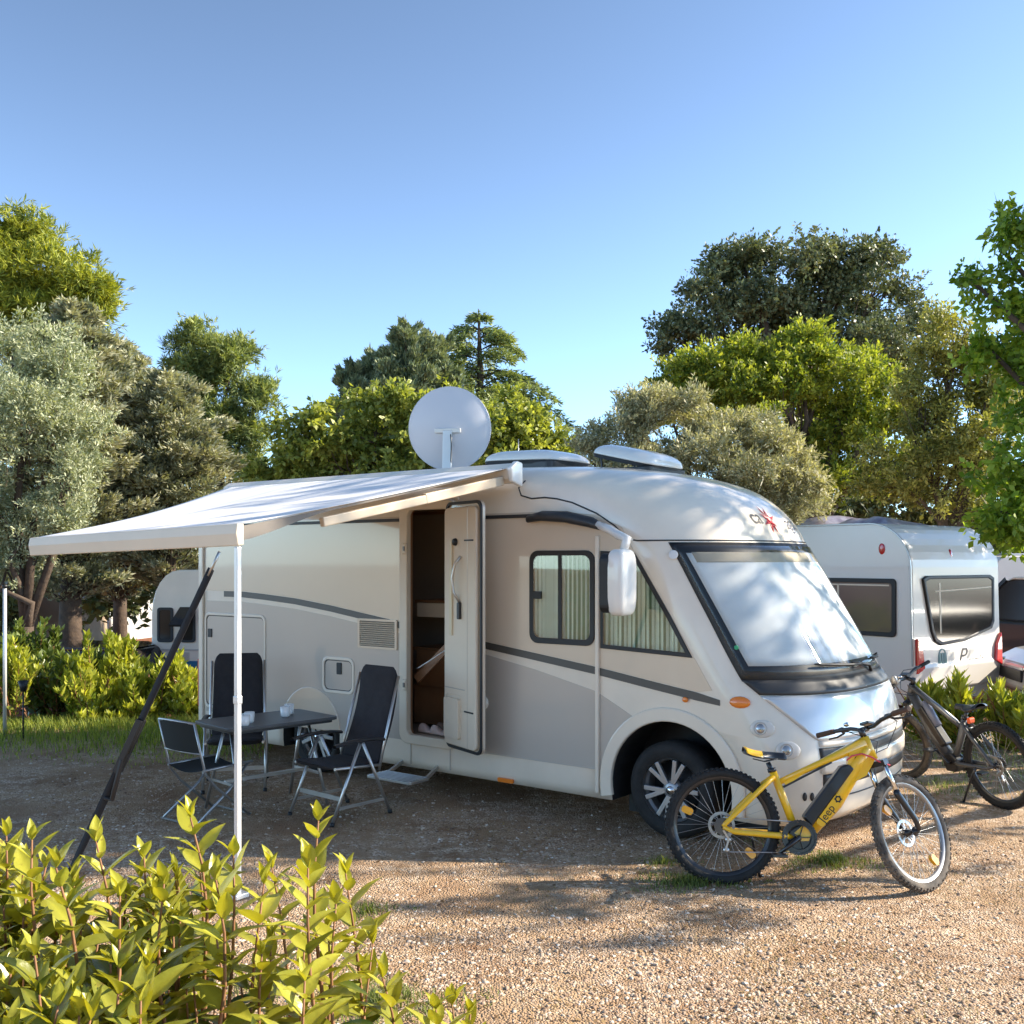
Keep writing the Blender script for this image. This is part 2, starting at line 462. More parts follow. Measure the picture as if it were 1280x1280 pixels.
blades('grass', np.concatenate(xs_), np.concatenate(ys_), .085 * np.concatenate(hs_), .0026, .9, M_grass, 'short green grass tufts growing through the gravel')
n = 9000
n = 20000
x = RNG.uniform(-9.5, -2.6, n); y = 10.3 + 3.2 * RNG.beta(1.9, 1.1, n) + .22 * np.sin(x * 2.1); k = RNG.random(n) < .9
blades('grass_verge', x[k], y[k], .05 + .12 * sstep(10.4, 12, y[k]), .004, .8, M_lush, 'long grass strip along the hedge behind the gravel')
x = RNG.uniform(4.2, 9, 4000); y = RNG.uniform(9.6, 12.6, 4000)
blades('grass_ground_cover', x, y, .12, .004, .8, M_grass, 'patchy grass below the caravan and hedge at right')
n = 7000
x, y = in_view(n, 4.2, 9.5, 300, 1320)
k = (np.sin(x * 2.3 + 1) * np.cos(y * 1.9) > .35)
blades('dry_grass', x[k], y[k], .03, .0016, 1.8, M_drygrass, 'sparse dry straw scattered on the sunny gravel')
# ------------------------------------------------------------------ motorhome
MO = Vector((1.14, 7.62, 0))
MF = Vector((.793, -.609, 0)).normalized(); ML = Vector((-MF.y, MF.x, 0))
MROT = math.atan2(MF.y, MF.x)


def lp(px, py, y):
    """photo pixel -> motorhome local (x, z) on the vertical plane at local y"""
    r = Vector(((px - 640) / F, 1, -(py - 700) / F)); c = Vector((0, 0, EYE))
    t = ((MO - c).dot(ML) + y) / r.dot(ML); P = c + r * t - MO
    return P.dot(MF), P.z


home = empty('motorhome', MO, MROT)
tag(home, 'cream and champagne motorhome with open side door, extended awning and roof satellite dish', 'motorhome')


def hermite(xs, ys, x):
    xs = np.array(xs, float); ys = np.array(ys, float)
    d = np.diff(ys) / np.diff(xs); m = np.empty(len(xs)); m[0] = d[0]; m[-1] = d[-1]
    for i in range(1, len(xs) - 1):
        m[i] = 0 if d[i - 1] * d[i] <= 0 else 2 * d[i - 1] * d[i] / (d[i - 1] + d[i])
    x = min(max(x, xs[0]), xs[-1]); i = min(int(np.searchsorted(xs, x, 'right')) - 1, len(xs) - 2)
    h = xs[i + 1] - xs[i]; t = (x - xs[i]) / h
    return float((2 * t**3 - 3 * t**2 + 1) * ys[i] + (t**3 - 2 * t**2 + t) * h * m[i] + (-2 * t**3 + 3 * t**2) * ys[i + 1] + (t**3 - t**2) * h * m[i + 1])


ZT = [.22, .28, .65, .9, 1.1, 1.21, 1.7, 2.19, 2.35, 2.49, 2.62, 2.72, 2.79, 2.84, 2.87]
XS = [.70, .74, .70, .56, .40, .31, .0, -.31, -.45, -.62, -.85, -1.12, -1.4, -1.8, -2.4]
XC = [1.12, 1.20, 1.23, 1.2, 1.14, 1.06, .76, .46, .37, .24, .05, -.22, -.55, -1.0, -1.7]
HW = [1.09, 1.1, 1.1, 1.1, 1.1, 1.1, 1.1, 1.1, 1.1, 1.09, 1.065, 1.0, .9, .76, .5]
XR = [-5.63, -5.65, -5.65, -5.65, -5.65, -5.65, -5.65, -5.65, -5.65, -5.65, -5.64, -5.60, -5.5, -5.3, -4.8]
YC = 1.1


def SF(phi, z, off=0.0):
    def p(a, zz):
        xs, xc, hw = hermite(ZT, XS, zz), hermite(ZT, XC, zz), hermite(ZT, HW, zz)
        s = math.sin(a); t = math.copysign(abs(s) ** .8, s)
        return Vector((xs + (xc - xs) * max(math.cos(a), 0), YC + hw * t, zz))
    P = p(phi, z)
    if off:
        e = .02
        du = p(min(phi + e, PI / 2), z) - p(max(phi - e, -PI / 2), z); dv = p(phi, z + .02) - p(phi, z - .02)
        P = P + du.cross(dv).normalized() * off
    return P


def phi_of_y(y):
    t = max(-1, min(1, (y - YC) / 1.1))
    return math.copysign(math.asin(abs(t) ** 1.25), t)


MW = Matrix.Translation(MO) @ Matrix.Rotation(MROT, 4, 'Z')
MWI = MW.inverted()


def surf_px(px, py):
    best = None
    a0, a1, z0, z1 = -PI / 2, PI / 2, .25, 2.85
    for it in range(4):
        for i in range(25):
            for j in range(25):
                a = a0 + (a1 - a0) * i / 24; z = z0 + (z1 - z0) * j / 24
                Q = MW @ SF(a, z); X = 640 + F * Q.x / Q.y; Y = 700 - F * (Q.z - EYE) / Q.y
                e = (X - px) ** 2 + (Y - py) ** 2 + (80 * max(0, a - .35)) ** 2
                if best is None or e < best[0]: best = (e, a, z)
        da, dz = (a1 - a0) / 8, (z1 - z0) / 8
        a0, a1 = max(-PI / 2, best[1] - da), min(PI / 2, best[1] + da); z0, z1 = max(.23, best[2] - dz), min(2.86, best[2] + dz)
    return best[1], best[2]


# body shell: stacked horizontal sections
zl = sorted(set([round(z, 4) for z in np.linspace(.22, 2.35, 30)] + [round(z, 4) for z in np.linspace(2.35, 2.87, 27)]))
body = MB(); nring = None
for z in zl:
    hw, xr, xs = hermite(ZT, HW, z), hermite(ZT, XR, z), hermite(ZT, XS, z)
    ring = []
    c = .10
    for k in range(4):
        a = k / 3 * PI / 2
        ring.append(Vector((xr + c - c * math.cos(a), YC - hw + c - c * math.sin(a), z)))
    x0 = ring[-1].x
    for k in range(1, 16): ring.append(Vector((x0 + (xs - x0) * k / 16, YC - hw, z)))
    for k in range(41): ring.append(SF(-PI / 2 + PI * k / 40, z))
    for k in range(1, 16): ring.append(Vector((xs + (x0 - xs) * k / 16, YC + hw, z)))
    for k in range(4):
        a = PI / 2 - k / 3 * PI / 2
        ring.append(Vector((xr + c - c * math.cos(a), YC + hw - c + c * math.sin(a), z)))
    nring = len(ring)
    body.add(ring, [], True)
for i in range(len(zl) - 1):
    for j in range(nring):
        j2 = (j + 1) % nring
        body.f.append([i * nring + j, i * nring + j2, (i + 1) * nring + j2, (i + 1) * nring + j]); body.sm.append(True)
body.f.append(list(reversed(range(nring)))); body.sm.append(False)
body.f.append([(len(zl) - 1) * nring + j for j in range(nring)]); body.sm.append(True)
bodyo = body.build('body', [M_white, M_dark, M_wood], home)
bodyo.parent = None
def yfn(u, v, d): return Vector((u, d, v))
def arc(cx, cz, r, a0, a1, n): return [(cx + r * math.cos(R(a0 + (a1 - a0) * k / n)), cz + r * math.sin(R(a0 + (a1 - a0) * k / n))) for k in range(n + 1)]
def rrect(x0, z0, x1, z1, r, n=5):
    return arc(x1 - r, z0 + r, r, -90, 0, n) + arc(x1 - r, z1 - r, r, 0, 90, n) + arc(x0 + r, z1 - r, r, 90, 180, n) + arc(x0 + r, z0 + r, r, 180, 270, n)
def ring_prism(mb, outer, inner, fn, d0, d1, closed=True):
    n = len(outer)
    vs = [fn(*p, d) for d in (d0, d1) for p in outer] + [fn(*p, d) for d in (d0, d1) for p in inner]
    fs = []
    for i in range(n if closed else n - 1):
        j = (i + 1) % n
        fs += [(i, j, 2 * n + j, 2 * n + i), (n + i, 3 * n + i, 3 * n + j, n + j), (i, n + i, n + j, j), (2 * n + i, 2 * n + j, 3 * n + j, 3 * n + i)]
    return mb.add(vs, fs)
archc = MB().prism([(.52, -.2)] + arc(0.02, .37, .50, 0, 180, 28)[0:] + [(-.48, -.2)], yfn, -.2, .42).build('c1', M_dark)
rarch = MB().prism([(-3.47, -.2), (-3.47, .42)] + arc(-3.87, .42, .40, 0, 180, 20)[1:-1] + [(-4.27, .42), (-4.27, -.2)], yfn, -.2, .4).build('c2', M_dark)
DX0, DX1, DZ0, DZ1 = -2.60, -2.10, .50, 2.50
dcut = MB().prism(rrect(DX0, DZ0, DX1, DZ1, .06), yfn, -.2, .1).build('c3', M_wood)
icut = MB().box((-2.79, .52, 1.5), (1.44, .92, 2.06)).build('c4', M_wood)
wcut = MB().prism(rrect(-1.22, 1.42, -.66, 2.095, .06), yfn, -.2, .07).build('c5', M_dark)
tcut = MB().prism([(-.56, 1.395), (.16, 1.37), (-.005, 1.645), (-.286, 2.08), (-.56, 2.095)], yfn, -.2, .07).build('c6', M_dark)
for p in bodyo.data.polygons: p.material_index = 0
cut(bodyo, archc, rarch, dcut, icut, wcut, tcut)
bodyo.parent = home
if len(bodyo.data.materials) == 0: bodyo.data.materials.append(M_white)

# painted side panels, a few mm proud of the shell
ST = [(-5.2, 1.70), (-4.9, 1.70), (-4.56, 1.682), (-4.1, 1.65), (-3.6, 1.595), (-3.2, 1.54), (-2.65, 1.465), (-2.2, 1.40), (-1.75, 1.345), (-1.2, 1.275), (-.62, 1.20), (-.1, 1.12), (.24, 1.07), (.42, 1.03)]
upper = [(x, z + .032) for x, z in ST[:-1]] + [(.36, 1.12), (.26, 1.28), (.0, 1.69), (-.29, 2.13), (-.39, 2.30), (-.62, 2.40), (-.96, 2.43), (-1.31, 2.435), (-5.5, 2.435), (-5.5, 1.732)]
up = MB().prism(upper, yfn, -.004, .012).build('side_panel', M_champ); cut(up, dcut, wcut, tcut); up.parent = home
low = [(-5.5, .46), (-2.8, .455), (-.585, .44)] + [(x, z) for x, z in reversed(arc(.02, .37, .60, 122, 172, 8))][0:] + [(-.40, .93), (-.62, 1.04), (-1.2, 1.17), (-1.75, 1.27)] + [(x, z - .075) for x, z in reversed(ST[:8])] + [(-5.5, 1.625)]
lo = MB().prism(low, yfn, -.004, .012).build('lower_side_panel', M_grey); cut(lo, dcut, rarch); lo.parent = home
stp = [(x, z + .028) for x, z in ST] + [(x, z - (.03 if i < len(ST) - 1 else .012)) for i, (x, z) in reversed(list(enumerate(ST)))]
s_ = MB().prism(stp, yfn, -.006, .012).build('stripe', M_stripe); cut(s_, dcut); s_.parent = home
s_ = MB().box((-3.1, -.006, 2.405), (3.74, .02, .028)).build('trim_line', M_dark); cut(s_, dcut); s_.parent = home
# wheel arches
wa = MB(); ring_prism(wa, arc(.02, .37, .60, -12, 192, 30), arc(.02, .37, .497, -12, 192, 30), yfn, -.02, .02, closed=False)
wa.build('wheel_arch', M_white, home, bevel=.012)
wc = MB().prism(arc(-3.87, .42, .415, 2, 178, 20), yfn, -.012, .03)
wc.build('wheel_arch_cover', M_champ, home, bevel=.008)
MB().box((.02, .43, .5), (1.2, .02, .9)).build('wheel_well', M_black, home)
MB().box((-3.87, .41, .5), (.9, .02, .9)).build('wheel_well', M_black, home)
# skirt seams
MB().box((-2.56, -.003, .35), (.006, .012, .2)).box((-2.1, -.003, .35), (.006, .012, .2)).box((-.575, -.003, .34), (.006, .012, .2)).box((-1.6, -.003, .444), (2.0, .012, .006)).build('skirt_seam', M_grey, home)
MB().prism(rrect(-1.58, .225, -1.42, .26, .012), yfn, -.012, .01).build('side_marker', M_amber, home)
MB().ell((.15, -.012, 1.04), (.025, .012, .02)).build('side_repeater', M_amber, home)
MB().box((-.60, -.016, 1.25), (.03, .028, 1.97)).build('seam_trim', M_white, home, bevel=.006)
MB().lathe([(.0, -.02), (.05, -.02), (.06, -.01), (.06, .0)], (-1.74, -.003, .86), (0, 1, 0), 24).build('fuel_cap', M_white, home)

# wheels
def road_wheel(cx, cy, r, full=True):
    t = MB().lathe([(.235, .20), (.28, .225), (r - .03, .22), (r, .185), (r, .04), (r - .03, .005), (.28, -.005), (.235, .02)], (cx, cy, r), (0, 1, 0), 48)
    wh = t.build('wheel', M_rubber, home)
    a = MB().lathe([(.236, .012), (.236, .05), (.215, .07), (.21, .16)], (cx, cy, r), (0, 1, 0), 48)
    if full:
        for k in range(6):
            an = k * PI / 3 + .2
            for da in (-.17, .17):
                d0 = Vector((math.cos(an), 0, math.sin(an))); d1 = Vector((math.cos(an + da), 0, math.sin(an + da)))
                a.bar(Vector((cx, cy + .03, r)) + d0 * .05, Vector((cx, cy + .025, r)) + d1 * .225, .035, .03, (0, 1, 0))
        a.lathe([(0, .01), (.045, .012), (.07, .03), (.08, .06)], (cx, cy, r), (0, 1, 0), 24)
    a.build('rim', M_alloy, wh, bevel=.004)
    MB().lathe([(.0, .13), (.2, .13), (.2, .15), (0, .15)], (cx, cy, r), (0, 1, 0), 24).build('brake_disc', M_black, wh)
    MB().lathe([(.0, -.002), (.03, .0), (.034, .02)], (cx, cy, r), (0, 1, 0), 20).build('hub_cap', M_chrome, wh)
road_wheel(.0, .03, .355)
road_wheel(-3.87, .06, .345)

kill(archc, rarch, dcut, icut, wcut, tcut)
# cab side windows
def pleats(mb, poly_fn, n, y, amp=.006):
    """pleated sheet: poly_fn(u) -> (x, zlo, zhi)"""
    vs, fs = [], []
    for i in range(2 * n + 1):
        x, a, b = poly_fn(i / (2 * n)); yy = y + (amp if i % 2 else 0)
        vs += [Vector((x, yy, a)), Vector((x, yy, b))]
        if i: fs.append((2 * i - 2, 2 * i, 2 * i + 1, 2 * i - 1))
    return mb.add(vs, fs)
wf = MB(); ring_prism(wf, rrect(-1.25, 1.385, -.63, 2.125, .08), rrect(-1.21, 1.43, -.67, 2.085, .06), yfn, -.018, .006)
wf.box((-.95, -.012, 1.757), (.035, .014, .66)).box((-1.17, -.014, 1.77), (.08, .02, .06))
wfo = wf.build('sliding_window', M_black, home, bevel=.003)
cu = MB(); pleats(cu, lambda u: (-1.22 + .56 * u, 1.42, 2.10), 15, .018, .03)
MB_ = cu.build('curtain', M_curt, wfo, fix=False)
MB().prism(rrect(-1.212, 1.428, -.668, 2.087, .06), yfn, -.0155, -.0145).build('pane', M_glass, wfo)
tri = [(-.575, 1.375), (.205, 1.345), (.02, 1.655), (-.275, 2.105), (-.575, 2.12)]
tin = [(-.55, 1.405), (.15, 1.378), (-.01, 1.64), (-.288, 2.07), (-.55, 2.085)]
tf = MB(); ring_prism(tf, tri, tin, yfn, -.016, .006)
tfo = tf.build('quarter_window', M_black, home, bevel=.003)
cu = MB(); pleats(cu, lambda u: (-.56 + .72 * u, 1.392 - .02 * u, min(2.08, 1.38 + (1 - u) * 1.13 + .01)), 24, .018, .02)
cu.build('blind', M_curt2, tfo, fix=False)
MB().prism(tin, yfn, -.0135, -.0125).build('pane', M_glass, tfo)

# front panels that follow the shell
def panel(name, z0, z1, plo, phi, off, m, nv=8, nu=36, parent=None, rim=True):
    mb = MB()
    def g(u, v):
        z = z0 + (z1 - z0) * v; a, b = plo(v), phi(v)
        # outermost ring dips into the shell
        uu = (u * (nu + 2) - 1) / nu; vv = (v * (nv + 2) - 1) / nv
        dip = uu < 0 or uu > 1 or vv < 0 or vv > 1
        uu, vv = min(max(uu, 0), 1), min(max(vv, 0), 1)
        z = z0 + (z1 - z0) * vv; a, b = plo(vv), phi(vv)
        return SF(a + (b - a) * uu, z, -.004 if dip else off)
    mb.grid(g, nu + 2, nv + 2)
    return mb.build(name, m, parent or home, fix=False)
D = R
ws = panel('windscreen_surround', 1.195, 2.18, lambda v: -D(69 + 2 * (1 - v)), lambda v: D(69 + 2 * (1 - v)), .004, M_black, 16)
bl = panel('thermal_blind', 1.30, 2.10, lambda v: -D(63), lambda v: D(63), .007, M_blind, 14, parent=ws)
panel('pleated_shade', 2.03, 2.105, lambda v: -D(60), lambda v: D(62), .010, M_pleat, 8, parent=ws)
panel('windscreen', 1.225, 2.15, lambda v: -D(67.5 + 1.5 * (1 - v)), lambda v: D(67.5 + 1.5 * (1 - v)), .015, M_wglass, 16)
panel('cowl', 1.105, 1.205, lambda v: -D(67 + 4 * v), lambda v: D(67 + 4 * v), .008, M_dark, 4)
def bon(v): return D(45 + 22 * min(1, max(0, v)) ** .8)
panel('bonnet', .79, 1.10, lambda v: -bon(v), lambda v: bon(v), .006, M_silver, 10)
panel('bonnet_edge', .755, .79, lambda v: -D(46), lambda v: D(46), .010, M_white, 2)
panel('grille_bar', .675, .75, lambda v: -D(47), lambda v: D(47), .004, M_dark, 3)
panel('lower_grille', .49, .57, lambda v: -D(46), lambda v: D(46), .004, M_dark, 3)
panel('bumper_lip', .575, .67, lambda v: -D(47), lambda v: D(47), .014, M_white, 4)
panel('bumper_seam', .40, .41, lambda v: -D(46), lambda v: D(46), .002, M_dark, 2)
for k in range(5):
    a, z = surf_px(1006 + 9 * k, 996)
    n = (SF(a, z, .02) - SF(a, z)).normalized(); q = n.to_track_quat('Z', 'Y').to_matrix()
    MB().ell(SF(a, z, .002), (.017, .03, .008), rot=q).build('bumper_vent', M_dark, home)
# wipers
for (a0, a1, dz) in ((-D(30), D(4), 1.29), (D(8), D(46), 1.28)):
    pts = [SF(a0 + (a1 - a0) * k / 10, 1.245 + (dz - 1.245) * (1 - k / 10), .034) for k in range(11)]
    wi = MB().tube(pts, [.006] + [.010] * 9 + [.008], 6)
    wi.tube([SF(a1, 1.20, .012), SF(a1 - .02, 1.235, .035), SF((a0 + a1) / 2 + .1, 1.272, .042)], [.013, .011, .007], 6)
    wi.build('wiper', M_black, home)
# lamps on the near front corner
def corner_lamp(px, py, rx, rz, depth, m, name, parent=home, off=.0, ring=None):
    a, z = surf_px(px, py); n = (SF(a, z, .02) - SF(a, z)).normalized()
    zax = Vector((0, 0, 1)); xa = zax.cross(n).normalized(); ya = n.cross(xa)
    q = Matrix((xa, ya, n)).transposed()
    o = MB().ell(SF(a, z, off), (rx, rz, depth), rot=q).build(name, m, parent)
    return o, a, z, q, n
corner_lamp(925, 878, .075, .042, .018, M_amber, 'indicator_lamp', off=.006)
M_socket = mat('lamp_socket', (.72, .66, .58), .35, coat=.5)
for (px, py) in ((953, 911), (985, 938)):
    o, a, z, q, n = corner_lamp(px, py, .085, .062, .012, M_socket, 'headlight', off=.002)
    MB().ell(SF(a, z, .006) + q @ Vector((-.012, 0, 0)), (.034, .038, .014), rot=q).build('lens', M_lens, o)
    MB().lathe([(.038, 0), (.043, .006), (.046, .0), (.038, -.004)], SF(a, z, .012) + q @ Vector((-.012, 0, 0)), n, 24).build('bezel', M_grey, o)
# far headlight pair for a view from the other side
for (aa, zz) in ((D(66), .86), (D(60), .72)):
    n = (SF(aa, zz, .02) - SF(aa, zz)).normalized(); q = n.to_track_quat('Z', 'Y').to_matrix()
    o = MB().ell(SF(aa, zz, .002), (.07, .07, .014), rot=q).build('headlight', M_socket, home)
    MB().ell(SF(aa, zz, .012), (.042, .042, .016), rot=q).build('lens', M_lens, o)
# cap edge line and lettering
pts = [(-1.36, 2.70), (-1.40, 2.64), (-1.36, 2.575), (-1.25, 2.545), (-1.12, 2.55), (-1.0, 2.535), (-.85, 2.50), (-.62, 2.41), (-.45, 2.31), (-.36, 2.225)]
def side_y(z): return YC - hermite(ZT, HW, z)
capm = MB()
for i in range(len(pts) - 1):
    (x0, z0), (x1, z1) = pts[i], pts[i + 1]
capm.tube([Vector((x, side_y(z) - .001, z)) for x, z in pts], .007, 6)
capm.build('cap_seam', M_dark, home)
MB().tube([SF(-PI / 2 + D(2), 2.2, .0)] + [SF(D(-86 + k * 172 / 30), 2.195, .001) for k in range(31)], .006, 6).build('cap_gutter', M_dark, home)
def wrap_text(body, size, px, py, name, m, shear=0, dx=0.0):
    a, z0 = surf_px(px, py); y0 = SF(a, z0).y
    v, f = text_mesh(body, size, shear)
    mb = MB().add([SF(phi_of_y(y0 + p.x + dx), z0 + p.y * .9, .004) for p in v], f)
    return mb.build(name, m, home, fix=False)
M_logo = mat('dark_logo_film', (.05, .05, .055), .4); M_logored = mat('red_logo_film', (.55, .03, .04), .4)
lg = wrap_text('ca', .17, 944, 647, 'lettering', M_logo)
wrap_text('ago', .17, 987, 655, 'lettering', M_logo)
a, z0 = surf_px(962, 651); y0 = SF(a, z0).y
em = MB()
for k in range(4):
    an = k * PI / 4 + .3
    d = Vector((math.cos(an), math.sin(an)))
    pe = Vector((-d.y, d.x))
    sp = [d * .12, pe * .022, d * -.12, pe * -.022]
    em.add([SF(phi_of_y(y0 + p.x), z0 + p.y, .006 + .0008 * k) for p in sp], [(0, 1, 2, 3)])
em.build('emblem', M_logored, home, fix=False)
# sticker top corner and eco sticker
for (px, py, c, nm) in ((842, 694, (.75, .73, .7), 'windscreen_sticker'), (920, 810, (.05, .35, .15), 'round_sticker')):
    a, z = surf_px(px, py); n = (SF(a, z, .02) - SF(a, z)).normalized(); q = n.to_track_quat('Z', 'Y').to_matrix()
    MB().ell(SF(a, z, .016), ((.035, .035, .002) if px < 900 else (.016, .016, .002)), rot=q).build(nm, mat(nm, c, .6), home)

# mirror on its long arm
x1, z1 = -.55, 2.30
arm = MB().tube([(-1.25, -.03, 2.38), (-1.1, -.055, 2.40), (-.85, -.08, 2.385), (-.6, -.10, 2.335), (-.50, -.12, 2.30)], [.035, .045, .05, .045, .03], 10, flat=.8)
armo = arm.build('mirror_arm', M_dark, home)
mx0, mz0 = lp(779, 728, -.32)
MB().tube([(-.53, -.115, 2.315), (-.40, -.15, 2.275), (-.29, -.22, 2.235), (mx0 + .02, -.30, 2.2), (mx0, -.32, mz0 + .22)], [.03, .034, .034, .034, .03], 10).build('mirror_stalk', M_cap, home)
mm = MB()
def mir(u, v):
    an = 2 * PI * u; th = PI * v
    ex = 2.0 / 4.5
    cs = lambda c: math.copysign(abs(c) ** ex, c)
    zz = cs(math.cos(th)); rr = abs(math.sin(th)) ** ex
    x, y = cs(math.cos(an)) * rr, cs(math.sin(an)) * rr
    return Vector((mx0 + .075 * x, -.34 + .115 * y, mz0 + .24 * zz))
mm.grid(mir, 28, 20); mo = mm.build('mirror', M_cap, home, weld=True)
MB().prism(rrect(-.45, mz0 - .22, -.235, mz0 + .21, .06), lambda u, v, d: Vector((d, u, v)), mx0 - .125, mx0 - .04).build('mirror_glass', M_black, mo, bevel=.01)

# entrance: frame ring, open leaf, interior, step
fr = MB(); ring_prism(fr, rrect(DX0 - .08, DZ0 - .07, DX1 + .08, DZ1 + .07, .1, 8), rrect(DX0 + .012, DZ0 + .012, DX1 - .012, DZ1 - .012, .055, 8), yfn, -.03, .03)
fro = fr.build('door_frame', M_cream, home, bevel=.01)
for zz in (2.15, .95):
    MB().box((DX0 + .005, -.045, zz), (.055, .03, .10)).build('latch_plate', M_cream, fro, bevel=.012)
    MB().box((DX0 + .01, -.061, zz), (.018, .012, .04)).build('latch', M_darksteel, fro)
MB().tube([(-2.66, -.035, 2.585), (-2.3, -.045, 2.6), (-2.05, -.035, 2.60), (-1.98, -.03, 2.565)], .012, 6).build('rain_gutter', M_cream, fro)
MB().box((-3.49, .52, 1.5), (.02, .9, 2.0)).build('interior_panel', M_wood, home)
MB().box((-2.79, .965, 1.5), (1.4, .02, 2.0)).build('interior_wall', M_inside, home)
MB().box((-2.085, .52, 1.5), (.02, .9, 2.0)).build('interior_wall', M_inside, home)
MB().box((-2.66, .72, 1.66), (.62, .46, .03)).build('interior_shelf', M_wood, home)
MB().box((-2.60, .47, 1.585), (.62, .03, .13)).build('interior_board', M_cream, home, bevel=.004)
MB().box((-2.66, .70, 1.22), (.62, .48, .03)).build('interior_shelf', M_wood, home)
MB().box((-2.60, .45, 1.05), (.6, .03, .34)).build('cupboard_front', M_wood, home, bevel=.004)
MB().bar((-2.62, .14, .98), (-2.14, .20, 1.42), .03, .07).build('interior_rail', M_wood, home)
MB().box((-2.66, .70, .70), (.62, .46, .36)).build('interior_cupboard', M_wood, home, bevel=.01)
MB().tube([(-2.59, .10, 1.08), (-2.52, .06, 1.10), (-2.42, .08, 1.16), (-2.25, .12, 1.27)], .006, 6).build('belt_cord', M_china, home)
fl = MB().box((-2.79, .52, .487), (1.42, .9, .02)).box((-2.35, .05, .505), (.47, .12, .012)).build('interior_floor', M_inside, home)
for (x, y, c) in ((-2.46, .12, (.55, .42, .38)), (-2.30, .10, (.60, .47, .42)), (-2.36, .24, (.25, .17, .13))):
    def shoe(u, v):
        e_ = min(1, math.sqrt(8 * min(v, 1 - v))); c_, s_ = math.cos(2 * PI * u), math.sin(2 * PI * u)
        return Vector((x + .12 - .24 * v, y + c_ * (.036 + .008 * math.sin(v * 6)) * e_, .515 + (.04 + .045 * float(sstep(.4, .75, v))) * e_ * (.5 + .5 * s_)))
    b = MB().grid(shoe, 18, 20).build('shoe', mat('shoe_cloth', c, .9), None, weld=True)
    b.location = MO; b.rotation_euler.z = MROT
    tag(b, {-2.46: 'pale shoe lying nearest the left side of the open doorway floor', -2.30: 'pale shoe half hidden by the open door leaf on the doorway floor', -2.36: 'dark brown shoe lying behind the pale shoes in the doorway'}[x], 'shoe', 'shoes on the doorway floor')
for (x, y, z, r, c, lab) in ((-2.44, .56, 1.735, .06, (.5, .42, .36), 'pale round jar on the upper shelf inside the doorway'), (-2.52, .60, 1.73, .05, (.06, .06, .09), 'dark jar on the upper shelf inside the doorway'), (-2.45, .56, 1.295, .06, (.05, .07, .13), 'dark blue jar on the lower shelf inside the doorway')):
    b = MB().lathe([(0, -r * .9), (r, -r * .9), (r, r * .5), (r * .7, r * .9), (0, r * .9)], (x, y, z), (0, 0, 1), 16).build('jar', mat('jar_glaze', c, .3))
    b.location = MO; b.rotation_euler.z = MROT; tag(b, lab, 'jar')
dd = Vector((.94, -.34, 0)).normalized(); dn = Vector((dd.y, -dd.x, 0)); hin = Vector((DX1 + .0, -.045, 0))
def dfn(u, v, d): return hin + dd * u + dn * d + Vector((0, 0, v))
leaf_ = MB().prism(rrect(0, .47, .585, 2.535, .07, 8), dfn, -.03, .0).build('door', M_champ, home, bevel=.006)
sl_ = MB(); ring_prism(sl_, rrect(-.002, .468, .587, 2.537, .07, 8), rrect(.02, .49, .563, 2.513, .06, 8), dfn, 0, .014); sl_.build('door_seal', M_black, leaf_)
MB().prism(rrect(.01, .50, .535, 2.49, .05, 8), dfn, .0, .035).build('door_lining', M_cream, leaf_, bevel=.012)
bt = MB(); ring_prism(bt, rrect(.05, .56, .30, .93, .03), rrect(.058, .568, .292, .922, .024), dfn, .034, .04)
bt.prism(rrect(.055, .565, .295, .90, .02), dfn, .035, .065)
bt.build('door_bin', M_cream, leaf_, bevel=.008)
MB().prism([(.12, 1.42), (.165, 1.42), (.165, 2.22), (.12, 2.22)], dfn, .035, .05).build('blind_track', mat('pale_track', (.72, .62, .42), .4), leaf_, bevel=.003)
MB().tube([dfn(.30, 2.08, .04), dfn(.26, 2.02, .07), dfn(.235, 1.9, .085), dfn(.245, 1.78, .075), dfn(.285, 1.70, .04)], .011, 8).build('grab_handle', M_alu, leaf_)
MB().lathe([(0, .02), (.028, .02), (.032, .0)], dfn(.21, 2.2, .035), dn, 16).build('knob', M_black, leaf_)
MB().prism(rrect(.27, 1.56, .305, 1.70, .012), dfn, .035, .06).build('lock', M_dark, leaf_)
for zz in (2.205, .80): MB().prism([(.36, zz), (.50, zz), (.50, zz + .012), (.36, zz + .012)], dfn, .036, .0425).build('hinge_slot', M_black, leaf_)
MB().prism([(.40, .50), (.405, .50), (.405, 2.49), (.40, 2.49)], dfn, .0345, .0365).prism([(.03, .975), (.36, .975), (.36, .983), (.03, .983)], dfn, .0345, .0365).build('lining_seam', M_grey, leaf_)
stp_ = MB().prism(rrect(-2.72, -.40, -2.20, -.15, .03), lambda u, v, d: Vector((u, v, d)), .175, .20)
for k in range(6): stp_.box((-2.46, -.375 + .04 * k, .203), (.48, .012, .008))
stp_.bar((-2.68, -.15, .19), (-2.66, .1, .30), .02, .035).bar((-2.24, -.15, .19), (-2.26, .1, .30), .02, .035)
stp_.build('entry_step', M_alu, home, bevel=.004)
